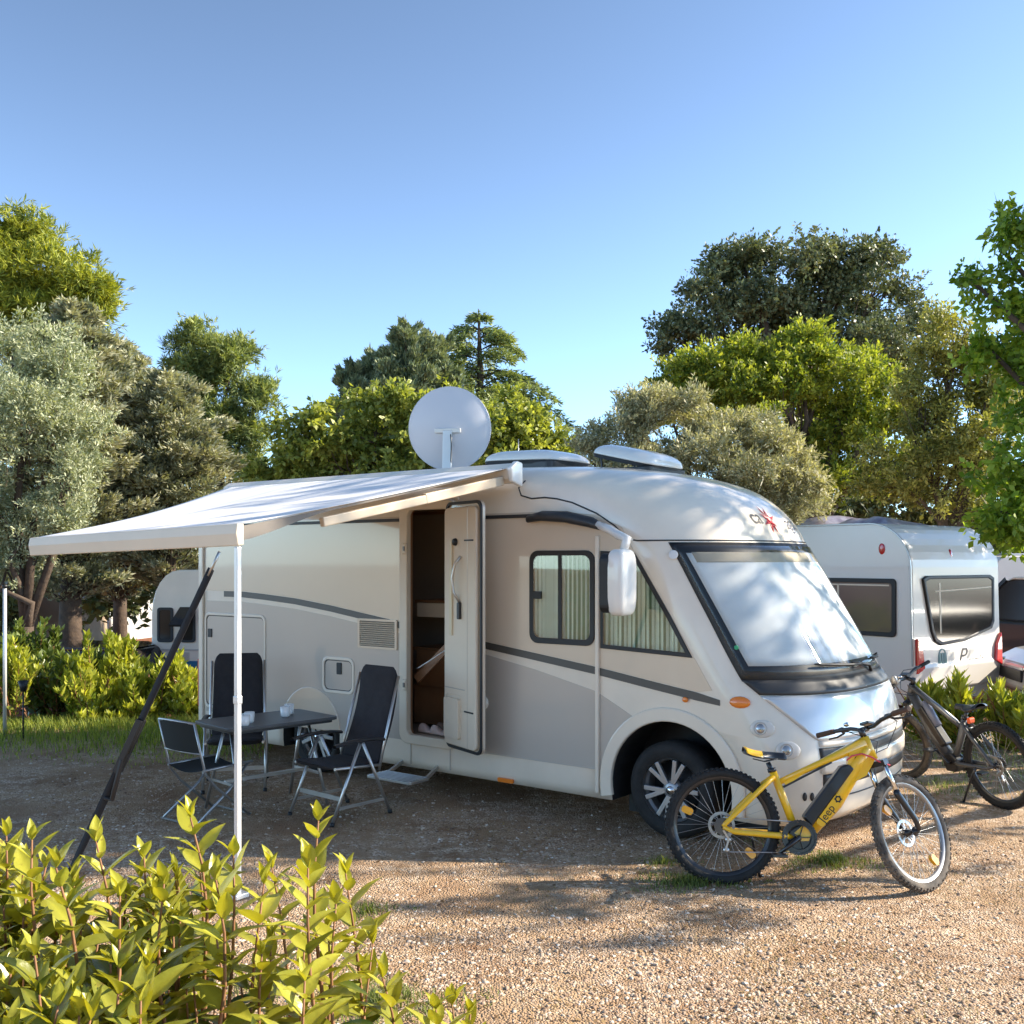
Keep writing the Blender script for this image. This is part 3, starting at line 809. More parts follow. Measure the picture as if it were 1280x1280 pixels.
# service flaps, grille
vg = MB(); ring_prism(vg, rrect(-3.215, 1.245, -2.72, 1.515, .012, 2), rrect(-3.19, 1.265, -2.745, 1.495, .008, 2), yfn, -.018, .006)
vgo = vg.build('fridge_vent', M_champ, home)
sl2 = MB()
for k in range(12): sl2.box((-2.967, -.012, 1.278 + .0185 * k), (.445, .012, .010), rot=Matrix.Rotation(.5, 3, 'X'))
sl2.build('louvre', M_champ, vgo); MB().box((-2.967, -.0045, 1.38), (.45, .003, .235)).build('vent_back', M_black, vgo)
def flap(x0, z0, x1, z1, r, nm, m):
    g = MB(); ring_prism(g, rrect(x0, z0, x1, z1, r), rrect(x0 + .028, z0 + .028, x1 - .028, z1 - .028, r * .75), yfn, -.014, .004)
    o = g.build(nm, M_white, home, bevel=.006)
    g = MB(); ring_prism(g, rrect(x0 + .029, z0 + .029, x1 - .029, z1 - .029, r * .74), rrect(x0 + .036, z0 + .036, x1 - .036, z1 - .036, r * .7), yfn, -.006, .004)
    g.build('gap', M_dark, o)
    return o
fo = flap(-3.70, .80, -3.27, 1.14, .07, 'service_flap', M_champ); MB().prism(rrect(-3.50, .98, -3.44, 1.09, .01), yfn, -.014, 0).build('lock', M_black, fo)
fo = flap(-5.52, .50, -4.53, 1.50, .07, 'garage_door', M_champ); MB().prism(rrect(-5.46, 1.24, -5.40, 1.33, .01), yfn, -.014, 0).build('lock', M_black, fo)
# rear corner mouldings and lamp
MB().box((-5.57, -.014, 1.35), (.07, .028, 2.1)).build('rear_moulding', M_white, home, bevel=.01)
MB().box((-5.655, .04, .75), (.02, .07, .5)).build('rear_lamp', M_red, home, bevel=.006)
MB().box((-5.67, 1.1, .42), (.10, 2.1, .24)).build('rear_bumper', M_white, home, bevel=.02)
# roof: hatches, antenna
def hatch(px, py, y, lx, ly, tilt, nm, zb):
    x, z = lp(px, py, y)
    h = MB().prism(rrect(-lx / 2, -ly / 2, lx / 2, ly / 2, .06), lambda u, v, d: Vector((x + u, y + v, d)), zb - .06, zb + .035).build(nm, M_dark, home, bevel=.01)
    rt = Matrix.Rotation(tilt, 3, 'Y')
    def g(u, v):
        a = 2 * PI * u; ex = .42
        ca_, sa_ = math.cos(a), math.sin(a)
        cx, cy = math.copysign(abs(ca_) ** ex, ca_), math.copysign(abs(sa_) ** ex, sa_)
        if v < .5: rr = min(1, v * 2); zz = .0
        else:
            w_ = (v - .5) * 2; rr = math.cos(w_ * PI / 2) ** .5; zz = .105 * math.sin(w_ * PI / 2)
        return Vector((x + lx / 2, y, zb + .045)) + rt @ Vector((cx * rr * lx * .52 - lx * .5, cy * rr * ly * .52, zz))
    l = MB().grid(g, 40, 22).build('lid', M_cap, h, weld=True)
    def g2(u, v):
        q = g(u, .5); c_ = Vector((x + lx / 2, y, zb + .045)) + rt @ Vector((-lx * .5, 0, 0))
        return c_ + (q - c_) * (.97 + .035 * v) + rt @ Vector((0, 0, -.004 - .03 * (1 - v)))
    MB().grid(g2, 40, 1).build('lid_rim', M_dark, l, fix=False)
    for sy in (-1, 1):
        if tilt > .1: MB().bar((x - lx * .3, y + sy * ly * .42, zb), Vector((x + lx / 2, y, zb + .04)) + rt @ Vector((-lx * .85, sy * ly * .42, 0)), .014, .014).build('stay', M_dark, h)
hatch(672, 582, 1.0, .80, .72, .03, 'roof_hatch', 2.885)
hatch(797, 588, 1.15, .62, .66, .23, 'roof_hatch', 2.80)
xa, za = lp(648, 560, 1.0)
MB().tube([(xa, 1.0, 2.85), (xa, 1.0, 3.18)], [.008, .004], 6).build('antenna', M_alu, home)
# satellite dish, back of the bowl towards the viewer
Pd = MWI @ at(562, 536, 10.35)
nrm = (MWI.to_3x3() @ Vector((.12, 1, .10))).normalized()
dr = .405
prof = [(dr * k / 12, .10 * (k / 12) ** 2 - .10) for k in range(13)]
ds = MB().lathe(prof + [(dr + .012, .0), (dr + .012, .012), (dr, .012)] + [(r, h + .012) for r, h in reversed(prof)], Pd, nrm, 48)
dso = ds.build('satellite_dish', M_lav, home)
sidev = nrm.cross(Vector((0, 0, 1))).normalized(); upv = sidev.cross(nrm)
bp = MB().bar(Pd - nrm * .115 - upv * .02 + sidev * .13, Pd - nrm * .115 - upv * .02 - sidev * .13, .03, .045, upv)
bp.bar(Pd - nrm * .12 - upv * .02, Vector((Pd.x, Pd.y, 2.86)) - nrm * .16, .09, .03, nrm)
bp.box((Pd.x, Pd.y - .05, 2.875), (.32, .32, .06))
bp.build('dish_mount', M_pole, dso, bevel=.006)
for k in range(4):
    MB().ell(Pd - nrm * .118 + sidev * (.1 if k % 2 else -.1) - upv * (.005 if k < 2 else .035), (.009, .009, .009)).build('bolt', M_alu, dso)
MB().tube([Pd - nrm * .12 - upv * .03 + sidev * .03, Pd - nrm * .2 - upv * .15 + sidev * .05, Vector((Pd.x + .1, Pd.y - .1, 2.9)), Vector((Pd.x + .3, Pd.y - .05, 2.88))], .006, 6).build('cable', M_black, dso)
# awning
AX1, AX0, AY = -1.40, -5.0, -2.75
RX1, RX0 = -1.40, -3.86
def rail_z(u): return 2.155 + .055 * u
awn = MB()
def aw(u, v):
    x = (AX0 + (AX1 - AX0) * u) * (1 - v) + (RX0 + (RX1 - RX0) * u) * v
    z = 2.80 * (1 - v) + (rail_z(u) + .055) * v - .05 * math.sin(PI * v) * (1 - .55 * u) + .008 * math.sin(u * 21) * math.sin(PI * v)
    return Vector((x, -.06 + (AY + .06) * v, z))
awn.grid(aw, 40, 24)
awo = awn.build('awning', M_canvas, home, fix=False)
sm = awo.modifiers.new('t', 'SOLIDIFY'); sm.thickness = .004
ra = MB().prism([(0, -.07), (.045, -.075), (.06, 0), (.05, .06), (0, .065)], lambda u, v, d: Vector((RX0 + (RX1 - RX0) * d, AY - u + .03, rail_z(d) + v)), 0, 1)
rao = ra.build('front_rail', M_cream, awo, bevel=.008)
hs = MB().prism([(-.0, -.08), (-.12, -.05), (-.13, .04), (-.06, .085), (.0, .08)], lambda u, v, d: Vector((d, u, 2.75 + v)), AX0 - .05, AX1 + .02).build('awning_case', M_white, awo, bevel=.01)
MB().prism([(.01, -.11), (-.13, -.07), (-.15, .04), (-.07, .10), (.01, .09)], lambda u, v, d: Vector((d, u, 2.75 + v)), AX1 + .022, AX1 + .07).build('case_end_cap', M_cap, awo, bevel=.015)
ax = AX1 - .05
arm_ = MB().bar((ax, -.12, 2.69), (ax, -1.05, 2.50), .05, .075).bar((ax, -1.0, 2.505), (ax, -2.05, 2.30), .045, .065).build('folding_arm', mat('beige_arm', (.58, .47, .34), .5), awo, bevel=.008)
def fl_(u, v):
    y = -.15 + (AY + .15) * u
    zt = aw(1, u).z
    return Vector((AX1 - .012, y, zt - .012 - (.015 + .075 * sstep(.7, 1, u)) * v))
MB().grid(fl_, 24, 2).build('side_flap', mat('flap_painted_shade', (.20, .175, .15), .8), awo, fix=False)  # shadow of the valance underside put into the flap colour
px_, py_ = RX1 - .035, AY + .0
pl = MB().box((px_, py_ + .01, 1.065), (.034, .034, 2.13)).box((px_, py_ + .01, .015), (.10, .10, .03)).box((px_, py_ + .01, 1.2), (.042, .042, .05))
pl.build('support_pole', M_pole, awo, bevel=.006)
pl = MB().box((RX0 + .25, AY + .03, 2.12), (.5, .03, .03)); pl.build('folded_leg', M_pole, awo)
# ------------------------------------------------------------------ camping furniture
def copy_tree(o, parent=None):
    c = o.copy(); COL.objects.link(c)
    if parent: c.parent = parent
    for ch in [q for q in bpy.data.objects if q.parent == o and q.name in COL.objects]:
        if ch != c: copy_tree(ch, c)
    return c


def padded_chair():
    root = empty('recliner_chair', (0, 0, 0))
    for s in (-1, 1):
        y = .265 * s
        for fx in (.29, -.30):
            lg = MB().tube([(.01 if fx > 0 else -.02, y, .605), (fx, y, .02)], .0135, 8)
            lo_ = lg.build('leg', M_alu, root)
            MB().tube([(fx * .985, y, .035), (fx * 1.02, y, .0)], .018, 8).build('foot_cap', M_black, lo_)
        ar = MB()
        ar.grid(lambda u, v: Vector((-.23 + .50 * u, y + .028 * math.cos(2 * PI * v), .632 + .014 * math.sin(2 * PI * v) - .02 * (2 * u - 1) ** 2)), 10, 10)
        ar.build('armrest', M_dark, root)
        MB().bar((.225, y, .13), (-.25, y, .13), .012, .022).build('side_stretcher', M_alu, root)
        MB().tube([(-.20, y * .93, .36), (-.27, y * .93, .62), (-.42, y * .9, 1.10)], .012, 8).build('back_frame', M_alu, root)
        MB().tube([(-.22, y * .93, .405), (.25, y * .93, .435)], .012, 8).build('seat_frame', M_alu, root)
    MB().bar((.20, -.265, .20), (.20, .265, .20), .012, .034).build('front_stretcher', M_alu, root)
    def pad(name, fn, wd, th, nu=14, nv=22):
        mb = MB()
        def g(u, v):
            an = 2 * PI * u; ex = .45
            c, s = math.cos(an), math.sin(an)
            w_ = math.copysign(abs(c) ** ex, c) * wd / 2; d = math.copysign(abs(s) ** .7, s) * th / 2
            k = min(v, 1 - v) * 9
            e = min(1, k) ** .5
            p, n, wk = fn(v)
            wr = 1 if k >= 1 else (.78 + .22 * e)
            q = 1 + .25 * math.sin(v * 40) * .12
            return p + Vector((0, w_ * wk * wr, 0)) + n * d * max(e, .05) * q
        mb.grid(g, 24, 30)
        return mb.build(name, M_fabric, root, weld=True)
    def back(v):
        z = .37 + .80 * v; x = -.185 - .25 * v - .05 * math.sin(v * PI) + (.05 * max(0, v - .75) * 4 * .25)
        return Vector((x, 0, z)), Vector((.95, 0, .3)), 1.0 - .06 * v
    pad('backrest', back, .47, .075)
    pad('seat', lambda v: (Vector((-.2 + .49 * v, 0, .425 + .03 * v - .02 * math.sin(PI * v))), Vector((0, 0, 1)), 1), .47, .06)
    MB().tube([(-.445, -.2, 1.09), (-.50, -.215, 1.02), (-.45, -.22, .93)], .006, 6).build('strap', M_steel, root)
    return root


ch = padded_chair()
ch.location = (-1.385, 8.36, 0); ch.rotation_euler.z = math.atan2(-.75, -.66)
tag(ch, 'dark padded recliner chair with aluminium legs standing between table and open door', 'chair', 'padded recliner chairs by the table')
c2 = copy_tree(ch); c2.location = (-2.50, 9.42, 0); c2.rotation_euler.z = math.atan2(-.97, .2)
tag(c2, 'dark padded recliner chair behind the table, its back near the garage door flap', 'chair')

fc = empty('folding_chair', (-2.42, 8.30, 0), math.atan2(.80, .6))
tag(fc, 'small folding chair with black mesh back and grey crossed legs left of table', 'chair')
for s in (-1, 1):
    y = .225 * s
    MB().tube([(-.30, y, .80), (-.20, y, .40), (-.10, y, .28), (.22, y * 1.05, .01)], .011, 8).build('leg', M_alloy, fc)
    MB().tube([(.24, y * .9, .435), (.05, y * .9, .24), (-.28, y * .95, .01)], .011, 8).build('leg', M_alloy, fc)
    MB().tube([(-.22, y, .425), (.25, y, .435)], .011, 8).build('seat_rail', M_alloy, fc)
MB().tube([(-.30, -.225, .80), (-.315, 0, .805), (-.30, .225, .80)], .011, 8).build('top_rail', M_alloy, fc)
MB().tube([(-.245, -.225, .56), (-.26, 0, .56), (-.245, .225, .56)], .009, 8).build('back_rail', M_alloy, fc)
MB().grid(lambda u, v: Vector((-.302 + .055 * v - .03 * math.sin(PI * u), -.22 + .44 * u, .80 - .235 * v)), 12, 6).build('backrest', M_mesh, fc, fix=False)
MB().grid(lambda u, v: Vector((-.22 + .46 * v, -.215 + .43 * u, .428 - .035 * math.sin(PI * u))), 12, 6).build('seat', M_mesh, fc, fix=False)
MB().bar((.225, -.24, .02), (.225, .24, .02), .012, .012).build('stretcher', M_alloy, fc)
MB().bar((-.285, -.22, .02), (-.285, .22, .02), .012, .012).build('stretcher', M_alloy, fc)

tb = empty('camping_table', (-2.03, 8.62, 0), R(43.8))
tag(tb, 'folding camping table with dark slate top and metal legs beside the motorhome', 'table')
MB().prism(rrect(-.50, -.32, .50, .32, .06), lambda u, v, d: Vector((u, v, d)), .712, .738).build('table_top', M_table, tb, bevel=.005)
fr = MB(); ring_prism(fr, rrect(-.47, -.29, .47, .29, .05), rrect(-.445, -.265, .445, .265, .04), lambda u, v, d: Vector((u, v, d)), .69, .712); fr.build('table_frame', M_dark, tb)
for sx in (-1, 1):
    for sy in (-1, 1):
        MB().tube([(sx * .36, sy * .05, .69), (sx * .40, sy * .29, .01)], .0135, 8).build('leg', M_alu, tb)
    MB().bar((sx * .385, -.2, .26), (sx * .385, .2, .26), .016, .02).build('leg_brace', M_alu, tb)
MB().bar((-.385, 0, .27), (.385, 0, .27), .02, .028).build('stretcher', M_alu, tb)
mug_spots = [(-.33, -.22, 'white mug nearest the front left corner of the camping table', .3), (-.22, -.10, 'white mug just behind the corner mug on the camping table', 2.2), (.16, -.02, 'white mug near the middle of the camping table', .1), (.26, .08, 'white mug towards the right end of the camping table', 1.6)]
for (x, y, lab, a) in mug_spots:
    m_ = empty('mug', (0, 0, 0)); m_.matrix_world = Matrix.Translation((-2.03, 8.62, .738)) @ Matrix.Rotation(R(43.8), 4, 'Z') @ Matrix.Translation((x, y, 0)) @ Matrix.Rotation(a, 4, 'Z')
    tag(m_, lab, 'mug', 'white mugs on the table')
    MB().lathe([(0, .0), (.032, .0), (.038, .012), (.041, .085), (.037, .085), (.034, .014), (0, .012)], (0, 0, 0), (0, 0, 1), 24).build('cup', M_china, m_)
    MB().tube([(.037, 0, .07), (.058, 0, .068), (.066, 0, .045), (.056, 0, .022), (.036, 0, .02)], .006, 8).build('handle', M_china, m_)

# storm strap from the awning rail to the ground
p0 = MW @ Vector((-1.56, -2.78, 2.10)); p1 = at(84, 1100, 0); Yg = EYE * F / 400.0; p1 = Vector(((84 - 640) / F * Yg, Yg, .0))
sd = (p1 - p0).normalized()
sb = MB()
k0 = p0.lerp(p1, .30); k1 = p0.lerp(p1, .60)
def strap(a, b, wv, tw0, tw1, n=14):
    side = sd.cross(Vector((0, 1, 0))).normalized()
    def g(u, v):
        an = tw0 + (tw1 - tw0) * v
        s_ = (side * math.cos(an) + sd.cross(side) * math.sin(an))
        return a.lerp(b, v) + s_ * (u - .5) * wv
    return g
sb.grid(strap(p0.lerp(p1, .06), k1, .045, .2, .5), 2, 20)
sb.grid(strap(p0.lerp(p1, .05), k1, .045, .25, .35), 2, 20)
sb.grid(strap(k1, p1, .05, -.3, .6), 2, 20)
gs = sb.build('storm_strap', M_strap, None, fix=False)
smd = gs.modifiers.new('t', 'SOLIDIFY'); smd.thickness = .006
tag(gs, 'black webbing strap running slantwise from awning rail down to the ground', 'strap')
MB().bar(p0.lerp(p1, .50), p0.lerp(p1, .66), .06, .04).tube([p0.lerp(p1, .62) + Vector((0, -.02, 0)), p0.lerp(p1, .72) + Vector((.03, -.02, -.05)), p0.lerp(p1, .74)], .016, 8).build('buckle', M_black, gs, bevel=.008)
MB().tube([p0, p0.lerp(p1, .07)], .01, 6).build('hook', M_steel, gs)
MB().tube([p1 + Vector((.0, 0, .08)), p1 + Vector((-.03, .0, -.1))], .012, 6).build('peg', M_steel, gs)

# ------------------------------------------------------------------ bicycles
def tyre(mb, r, tr, n=72, M=None):
    prof = []
    for k in range(14):
        a = 2 * PI * k / 14
        prof.append((r - tr + tr * math.cos(a), tr * .98 * math.sin(a)))
    prof.append(prof[0])
    mb.lathe(prof, (0, 0, 0), (0, 1, 0), n, M)


def knobs(mb, r, tr, M):
    for k in range(72):
        a = 2 * PI * k / 72
        for (off, ang) in ((0, 0), (.55, .5), (-.55, .5)) if k % 2 == 0 else ((.3, .2), (-.3, .2), (.8, .8), (-.8, .8)):
            rr = r - tr + tr * math.cos(off * 1.25); y = tr * math.sin(off * 1.25)
            d = Vector((math.cos(a), 0, math.sin(a)))
            nrm_ = d * math.cos(off * 1.25) + Vector((0, 1, 0)) * math.sin(off * 1.25)
            t = Vector((-math.sin(a), 0, math.cos(a)))
            rot = Matrix((t, nrm_.cross(t), nrm_)).transposed()
            mb.box(d * rr + Vector((0, y, 0)), (.016, .013, .012), M, rot)


def wheel(name, parent, M, r, tmat, rim_mat, reflect=True, sprocket=False, disc=True, ref_a=(.35, 3.3)):
    mb = MB(); tr = .028
    tyre(mb, r, tr, 72, M); knobs(mb, r, tr, M)
    wo = mb.build(name, tmat, parent, fix=False)
    rm = MB(); ri = r - 2 * tr + .006
    rm.lathe([(ri, .014), (ri - .022, .011), (ri - .026, 0), (ri - .022, -.011), (ri, -.014)], (0, 0, 0), (0, 1, 0), 72, M)
    rm.build('rim', rim_mat, wo, fix=False)
    sp = MB()
    for k in range(32):
        a = 2 * PI * k / 32; s = 1 if k % 2 else -1; b = a + (.5 if (k // 2) % 2 else -.5)
        sp.tube([(.025 * math.cos(b), s * .03, .025 * math.sin(b)), ((ri - .02) * math.cos(a), s * .004, (ri - .02) * math.sin(a))], .0013, 4, M, caps=False)
    sp.build('spokes', M_steel, wo, fix=False)
    hb = MB().lathe([(0, -.06), (.012, -.06), (.014, -.035), (.03, -.032), (.03, -.027), (.018, -.02), (.018, .02), (.03, .027), (.03, .032), (.014, .035), (.012, .06), (0, .06)], (0, 0, 0), (0, 1, 0), 20, M)
    hb.build('hub', M_bikeblk, wo, fix=False)
    if disc:
        d = MB(); ring = [(.085 * math.cos(2 * PI * k / 40), .085 * math.sin(2 * PI * k / 40)) for k in range(40)]; inn_ = [(.066 * math.cos(2 * PI * k / 40), .066 * math.sin(2 * PI * k / 40)) for k in range(40)]
        ring_prism(d, ring, inn_, lambda u, v, t: M @ Vector((u, t, v)), .040, .043)
        for k in range(5):
            a = 2 * PI * k / 5
            d.bar((.02 * math.cos(a), .0415, .02 * math.sin(a)), (.07 * math.cos(a + .4), .0415, .07 * math.sin(a + .4)), .008, .002, (0, 1, 0), M)
        d.build('brake_disc', M_steel, wo, fix=False)
    if sprocket:
        c = MB()
        for k in range(7):
            rr = .052 - .0045 * k
            c.lathe([(rr - .012, -.030 - .004 * k), (rr, -.030 - .004 * k), (rr, -.0315 - .004 * k), (rr - .012, -.0315 - .004 * k)], (0, 0, 0), (0, 1, 0), 26, M, smooth=False)
        c.build('cassette', M_darksteel, wo, fix=False)
    if reflect:
        for a in ref_a:
            q = M @ Matrix.Rotation(-a, 4, 'Y')
            b = MB().prism(rrect(.20, -.022, .275, .022, .018, 4), lambda u, v, t: Vector((u, t, v)), -.012, .012, q)
            b.build('reflector', M_amber_r, wo, fix=False)
    return wo


M_amber_r = mat('amber_reflector', (.95, .42, .02), .3, coat=.6)


def bicycle(name, loc, heading, lean, steer, frame_m, style):
    """x forward, y left, z up before lean"""
    root = empty(name, loc, heading); r = .36
    LM = Matrix.Rotation(-lean, 4, 'X')
    hb_, ht = Vector((.481, 0, .80)), Vector((.425, 0, .94))
    ax = (ht - hb_).normalized()
    SM = LM @ Matrix.Translation(hb_) @ Matrix.Rotation(steer, 4, ax) @ Matrix.Translation(-hb_)
    T = lambda x, y, z: Vector((x, y, z))
    bb = T(0, 0, .31); ra = T(-.47, 0, r); fa = T(.72, 0, r)
    st = T(-.150, 0, .715)
    # steered front must touch the ground
    fr = MB()
    if style == 'yellow':
        tt0, tt1 = T(-.125, 0, .635), T(.43, 0, .905)
        fr.bar(tt0 + T(.05, 0, -.002), tt0.lerp(tt1, .3), .03, .03, (0, 0, 1), LM)
        fr.tube([tt0, tt0.lerp(tt1, .5), tt1], [.019, .021, .040], 12, LM)
        fr.prism([(-.03, .335), (.045, .40), (.085, .36), (.06, .29), (.0, .285)], lambda u, v, d: Vector((u, d, v)), -.056, .056, LM)
        fr.tube([bb + T(.05, 0, .0), T(.24, 0, .52), T(.38, 0, .76), T(.455, 0, .865)], [.044, .050, .054, .046], 14, LM, flat=.66)
        fr.prism([(.30, .745), (.42, .945), (.485, .80), (.43, .70), (.36, .66)], lambda u, v, d: Vector((u, d, v)), -.022, .022, LM)
        fr.prism([(.33, .86), (.415, .92), (.45, .78), (.36, .70), (.31, .745)], lambda u, v, d: Vector((u, d, v)), -.028, .028, LM)
    else:
        tt0, tt1 = T(-.12, 0, .62), T(.43, 0, .915)
        fr.tube([tt0, tt0.lerp(tt1, .5), tt1], [.021, .024, .03], 12, LM)
        fr.tube([bb + T(.05, 0, .02), T(.24, 0, .54), T(.455, 0, .865)], [.055, .05, .04], 14, LM, flat=.7)
    fr.tube([bb + T(-.01, 0, .03), st], .025, 12, LM)
    fr.tube([hb_, ht], .029, 14, LM)
    for s in (-1, 1):
        fr.tube([T(-.145, s * .02, .675), T(-.20, s * .055, .63), T(-.455, s * .066, r + .02), ra + T(0, s * .066, 0)], [.016, .018, .016, .014], 8, LM)
        fr.tube([bb + T(-.03, s * .03, .0), T(-.10, s * .055, .315), T(-.40, s * .066, r - .03), ra + T(0, s * .066, 0)], [.021, .021, .016, .014], 8, LM)
    fr.tube([T(-.20, -.055, .63), T(-.20, .055, .63)], .01, 8, LM)
    fr.build('frame', frame_m, root, bevel=0)
    if style != 'yellow':
        MB().tube([tt0.lerp(tt1, .1) + T(0, 0, .012), tt0.lerp(tt1, .8) + T(0, 0, .014)], .019, 10, LM).build('frame_decal', M_alloy, root)
        MB().tube([bb + T(-.02, 0, .06), st + T(0, 0, -.06)], .027, 12, LM).build('seat_tube_sleeve', mat('grey_paint', (.15, .145, .14), .4), root)
    # motor and battery
    mo_ = MB()
    mo_.prism([(-.07, .27), (-.03, .225), (.06, .225), (.10, .30), (.08, .37), (.0, .39), (-.06, .35)], lambda u, v, d: Vector((u, d, v)), -.052, .052, LM)
    mo_.build('motor', M_bikeblk, root, bevel=.012)
    if style == 'yellow':
        q0, q1 = T(.075, 0, .40), T(.345, 0, .765)
        dv = (q1 - q0).normalized(); nv = Vector((-dv.z, 0, dv.x))
        bt = MB().prism([(-.02, -.028), (.0, .05), (.40, .048), (.44, .02), (.44, -.028)], lambda u, v, d: q0 + dv * u + nv * (v + .006) + Vector((0, d, 0)), -.047, .047, LM)
        bo = bt.build('battery', M_bikeblk, root, bevel=.012)
        # yellow label with lettering on the lower tube
        bx = MB().prism(rrect(.02, -.030, .25, .026, .02, 4), lambda u, v, d: q0 + dv * (u + .0) + nv * (v - .046) + Vector((0, d, 0)), -.050, .050, LM)
        lb = bx.build('label_panel', frame_m, bo)
        for sgn in (-1, 1):
            v, f = text_mesh('Jeep', .070)
            vv = [LM @ (q0 + dv * (.108 + p.x * (-sgn if sgn > 0 else 1)) + nv * (-.046 + p.y) + Vector((0, sgn * .0515, 0))) for p in v]
            MB().add(vv, f).build('lettering', M_black, lb, fix=False)
            g = MB()
            c0 = q0 + dv * .222 + nv * -.047 + Vector((0, sgn * .0515, 0))
            ri_ = [((.019 + .005 * (k % 5 < 2)) * math.cos(2 * PI * k / 30), (.019 + .005 * (k % 5 < 2)) * math.sin(2 * PI * k / 30)) for k in range(30)]; r2_ = [(.011 * math.cos(2 * PI * k / 30), .011 * math.sin(2 * PI * k / 30)) for k in range(30)]
            ring_prism(g, ri_, r2_, lambda u, v, d: c0 + dv * u + nv * v + Vector((0, d, 0)), -.0008, .0008)
            g.M = None
            g.v = [LM @ p for p in g.v]
            g.build('emblem', M_black, lb, fix=False)
            g = MB().lathe([(.012, -.001), (.018, -.001), (.018, .001), (.012, .001)], T(.375, sgn * .0295, .80), (0, 1, 0), 20, LM); g.build('lock_ring', M_black, root, fix=False)
    else:
        q0, q1 = T(.10, 0, .42), T(.38, 0, .76); dv = (q1 - q0).normalized(); nv = Vector((-dv.z, 0, dv.x))
        MB().prism([(0, -.02), (0, .055), (.40, .05), (.40, -.02)], lambda u, v, d: q0 + dv * u + nv * (v + .01) + Vector((0, d, 0)), -.042, .042, LM).build('battery', M_bikeblk, root, bevel=.014)
        MB().tube([T(.16, 0, .60), T(.30, 0, .80)], .034, 14, LM).build('bottle', mat('grey_bottle', (.20, .21, .27), .3), root)
    if style == 'yellow':
        MB().bar(tt0 + T(.04, 0, -.022), tt0.lerp(tt1, .62) + T(0, 0, -.026), .034, .012, (0, 0, 1), LM).build('tube_inlay', M_bikeblk, root)
    # seat post and saddle
    MB().tube([T(-.148, 0, .70), T(-.178, 0, .765)], .0155, 10, LM).tube([T(-.150, 0, .705), T(-.156, 0, .73)], .028, 12, LM).build('seat_post', M_bikeblk, root)
    def sad(u, v):
        x = -.335 + .275 * v
        wd = .075 * (1 - sstep(.25, .75, v)) + .022
        an = 2 * PI * u; e = 1 if .03 < v < .97 else .6
        return LM @ Vector((x, math.cos(an) * wd * e, .805 + .012 * (1 - v) + .03 * (1 - v) ** 6 + math.sin(an) * .022 * e - .35 * abs(math.cos(an)) ** 2 * .05))
    so_ = MB().grid(sad, 20, 22); sdo = so_.build('saddle', M_bikeblk, root, weld=True)
    if style == 'yellow':
        def sad2(u, v):
            p = sad(.02 + u * .46, v * .42 + .01); c = LM @ Vector((-.335 + .275 * (v * .42 + .01), 0, .805))
            return c + (p - c) * 1.05
        MB().grid(sad2, 20, 10).build('saddle_cover', M_yellow, sdo, fix=False)
    MB().tube([T(-.27, .02, .785), T(-.2, .022, .77), T(-.12, .02, .788)], .004, 6, LM).tube([T(-.27, -.02, .785), T(-.2, -.022, .77), T(-.12, -.02, .788)], .004, 6, LM).build('saddle_rails', M_bikeblk, sdo)
    if style != 'yellow':
        MB().prism(rrect(-.235, .675, -.20, .725, .015), lambda u, v, d: Vector((u, d, v)), -.025, .025, LM).build('rear_light', mat('orange_red_lens', (.8, .12, .03), .4), root)
    # wheels
    wheel('rear_wheel', root, LM @ Matrix.Translation(ra), r, M_rubber, M_bikeblk, style == 'yellow', True, True, (2.75, -.75))
    wheel('front_wheel', root, SM @ Matrix.Translation(fa), r, M_dusty, M_alloy if style == 'yellow' else M_bikeblk, style == 'yellow', False, True, (2.6, -.75))
    # fork, stem, bars
    d = (fa - hb_)
    fk = MB()
    for s in (-1, 1):
        top = hb_ + ax * -.03 + T(.0, s * .062, 0)
        fk.tube([top, top - ax * .22], .0155, 10, SM)
    fk.build('fork_stanchion', M_chrome, root, fix=False)
    fk = MB()
    for s in (-1, 1):
        top = hb_ + ax * -.03 + T(.0, s * .062, 0)
        fk.tube([top - ax * .19, top - ax * .21, fa + T(-.02, s * .062, .07), fa + T(0, s * .062, 0)], [.021, .022, .019, .014], 10, SM)
    arch = [hb_ - ax * .25 + T(.03, s_ * .062 * math.cos(0), .0) for s_ in (-1, 1)]
    fk.tube([hb_ - ax * .24 + T(.02, -.062, 0), hb_ - ax * .17 + T(.045, -.045, 0), hb_ - ax * .17 + T(.045, .045, 0), hb_ - ax * .24 + T(.02, .062, 0)], .011, 8, SM)
    fk.bar(hb_ - ax * .03 + T(0, -.08, 0), hb_ - ax * .03 + T(0, .08, 0), .045, .035, ax, SM)
    fk.build('fork', M_bikeblk, root, bevel=0)
    MB().prism(rrect(.0, -.02, .05, .02, .015), lambda u, v, dd_: fa + T(-.02 + u * .6, dd_, .03 + v), .05, .085, SM).build('brake_caliper', M_steel, root)
    stem = MB().tube([ht, ht + ax * .06], .02, 10, SM).tube([ht + ax * .04, ht + ax * .055 + T(.07, 0, .01)], .018, 10, SM)
    stem.build('stem', M_bikeblk, root)
    c = ht + ax * .055 + T(.07, 0, .012)
    bar_ = MB().tube([c + T(-.05, -.36, .03), c + T(-.035, -.24, .03), c + T(-.01, -.12, .022), c + T(0, -.05, 0), c + T(0, .05, 0), c + T(-.01, .12, .022), c + T(-.035, .24, .03), c + T(-.05, .36, .03)], .0135, 10, SM)
    ho = bar_.build('handlebar', M_bikeblk, root)
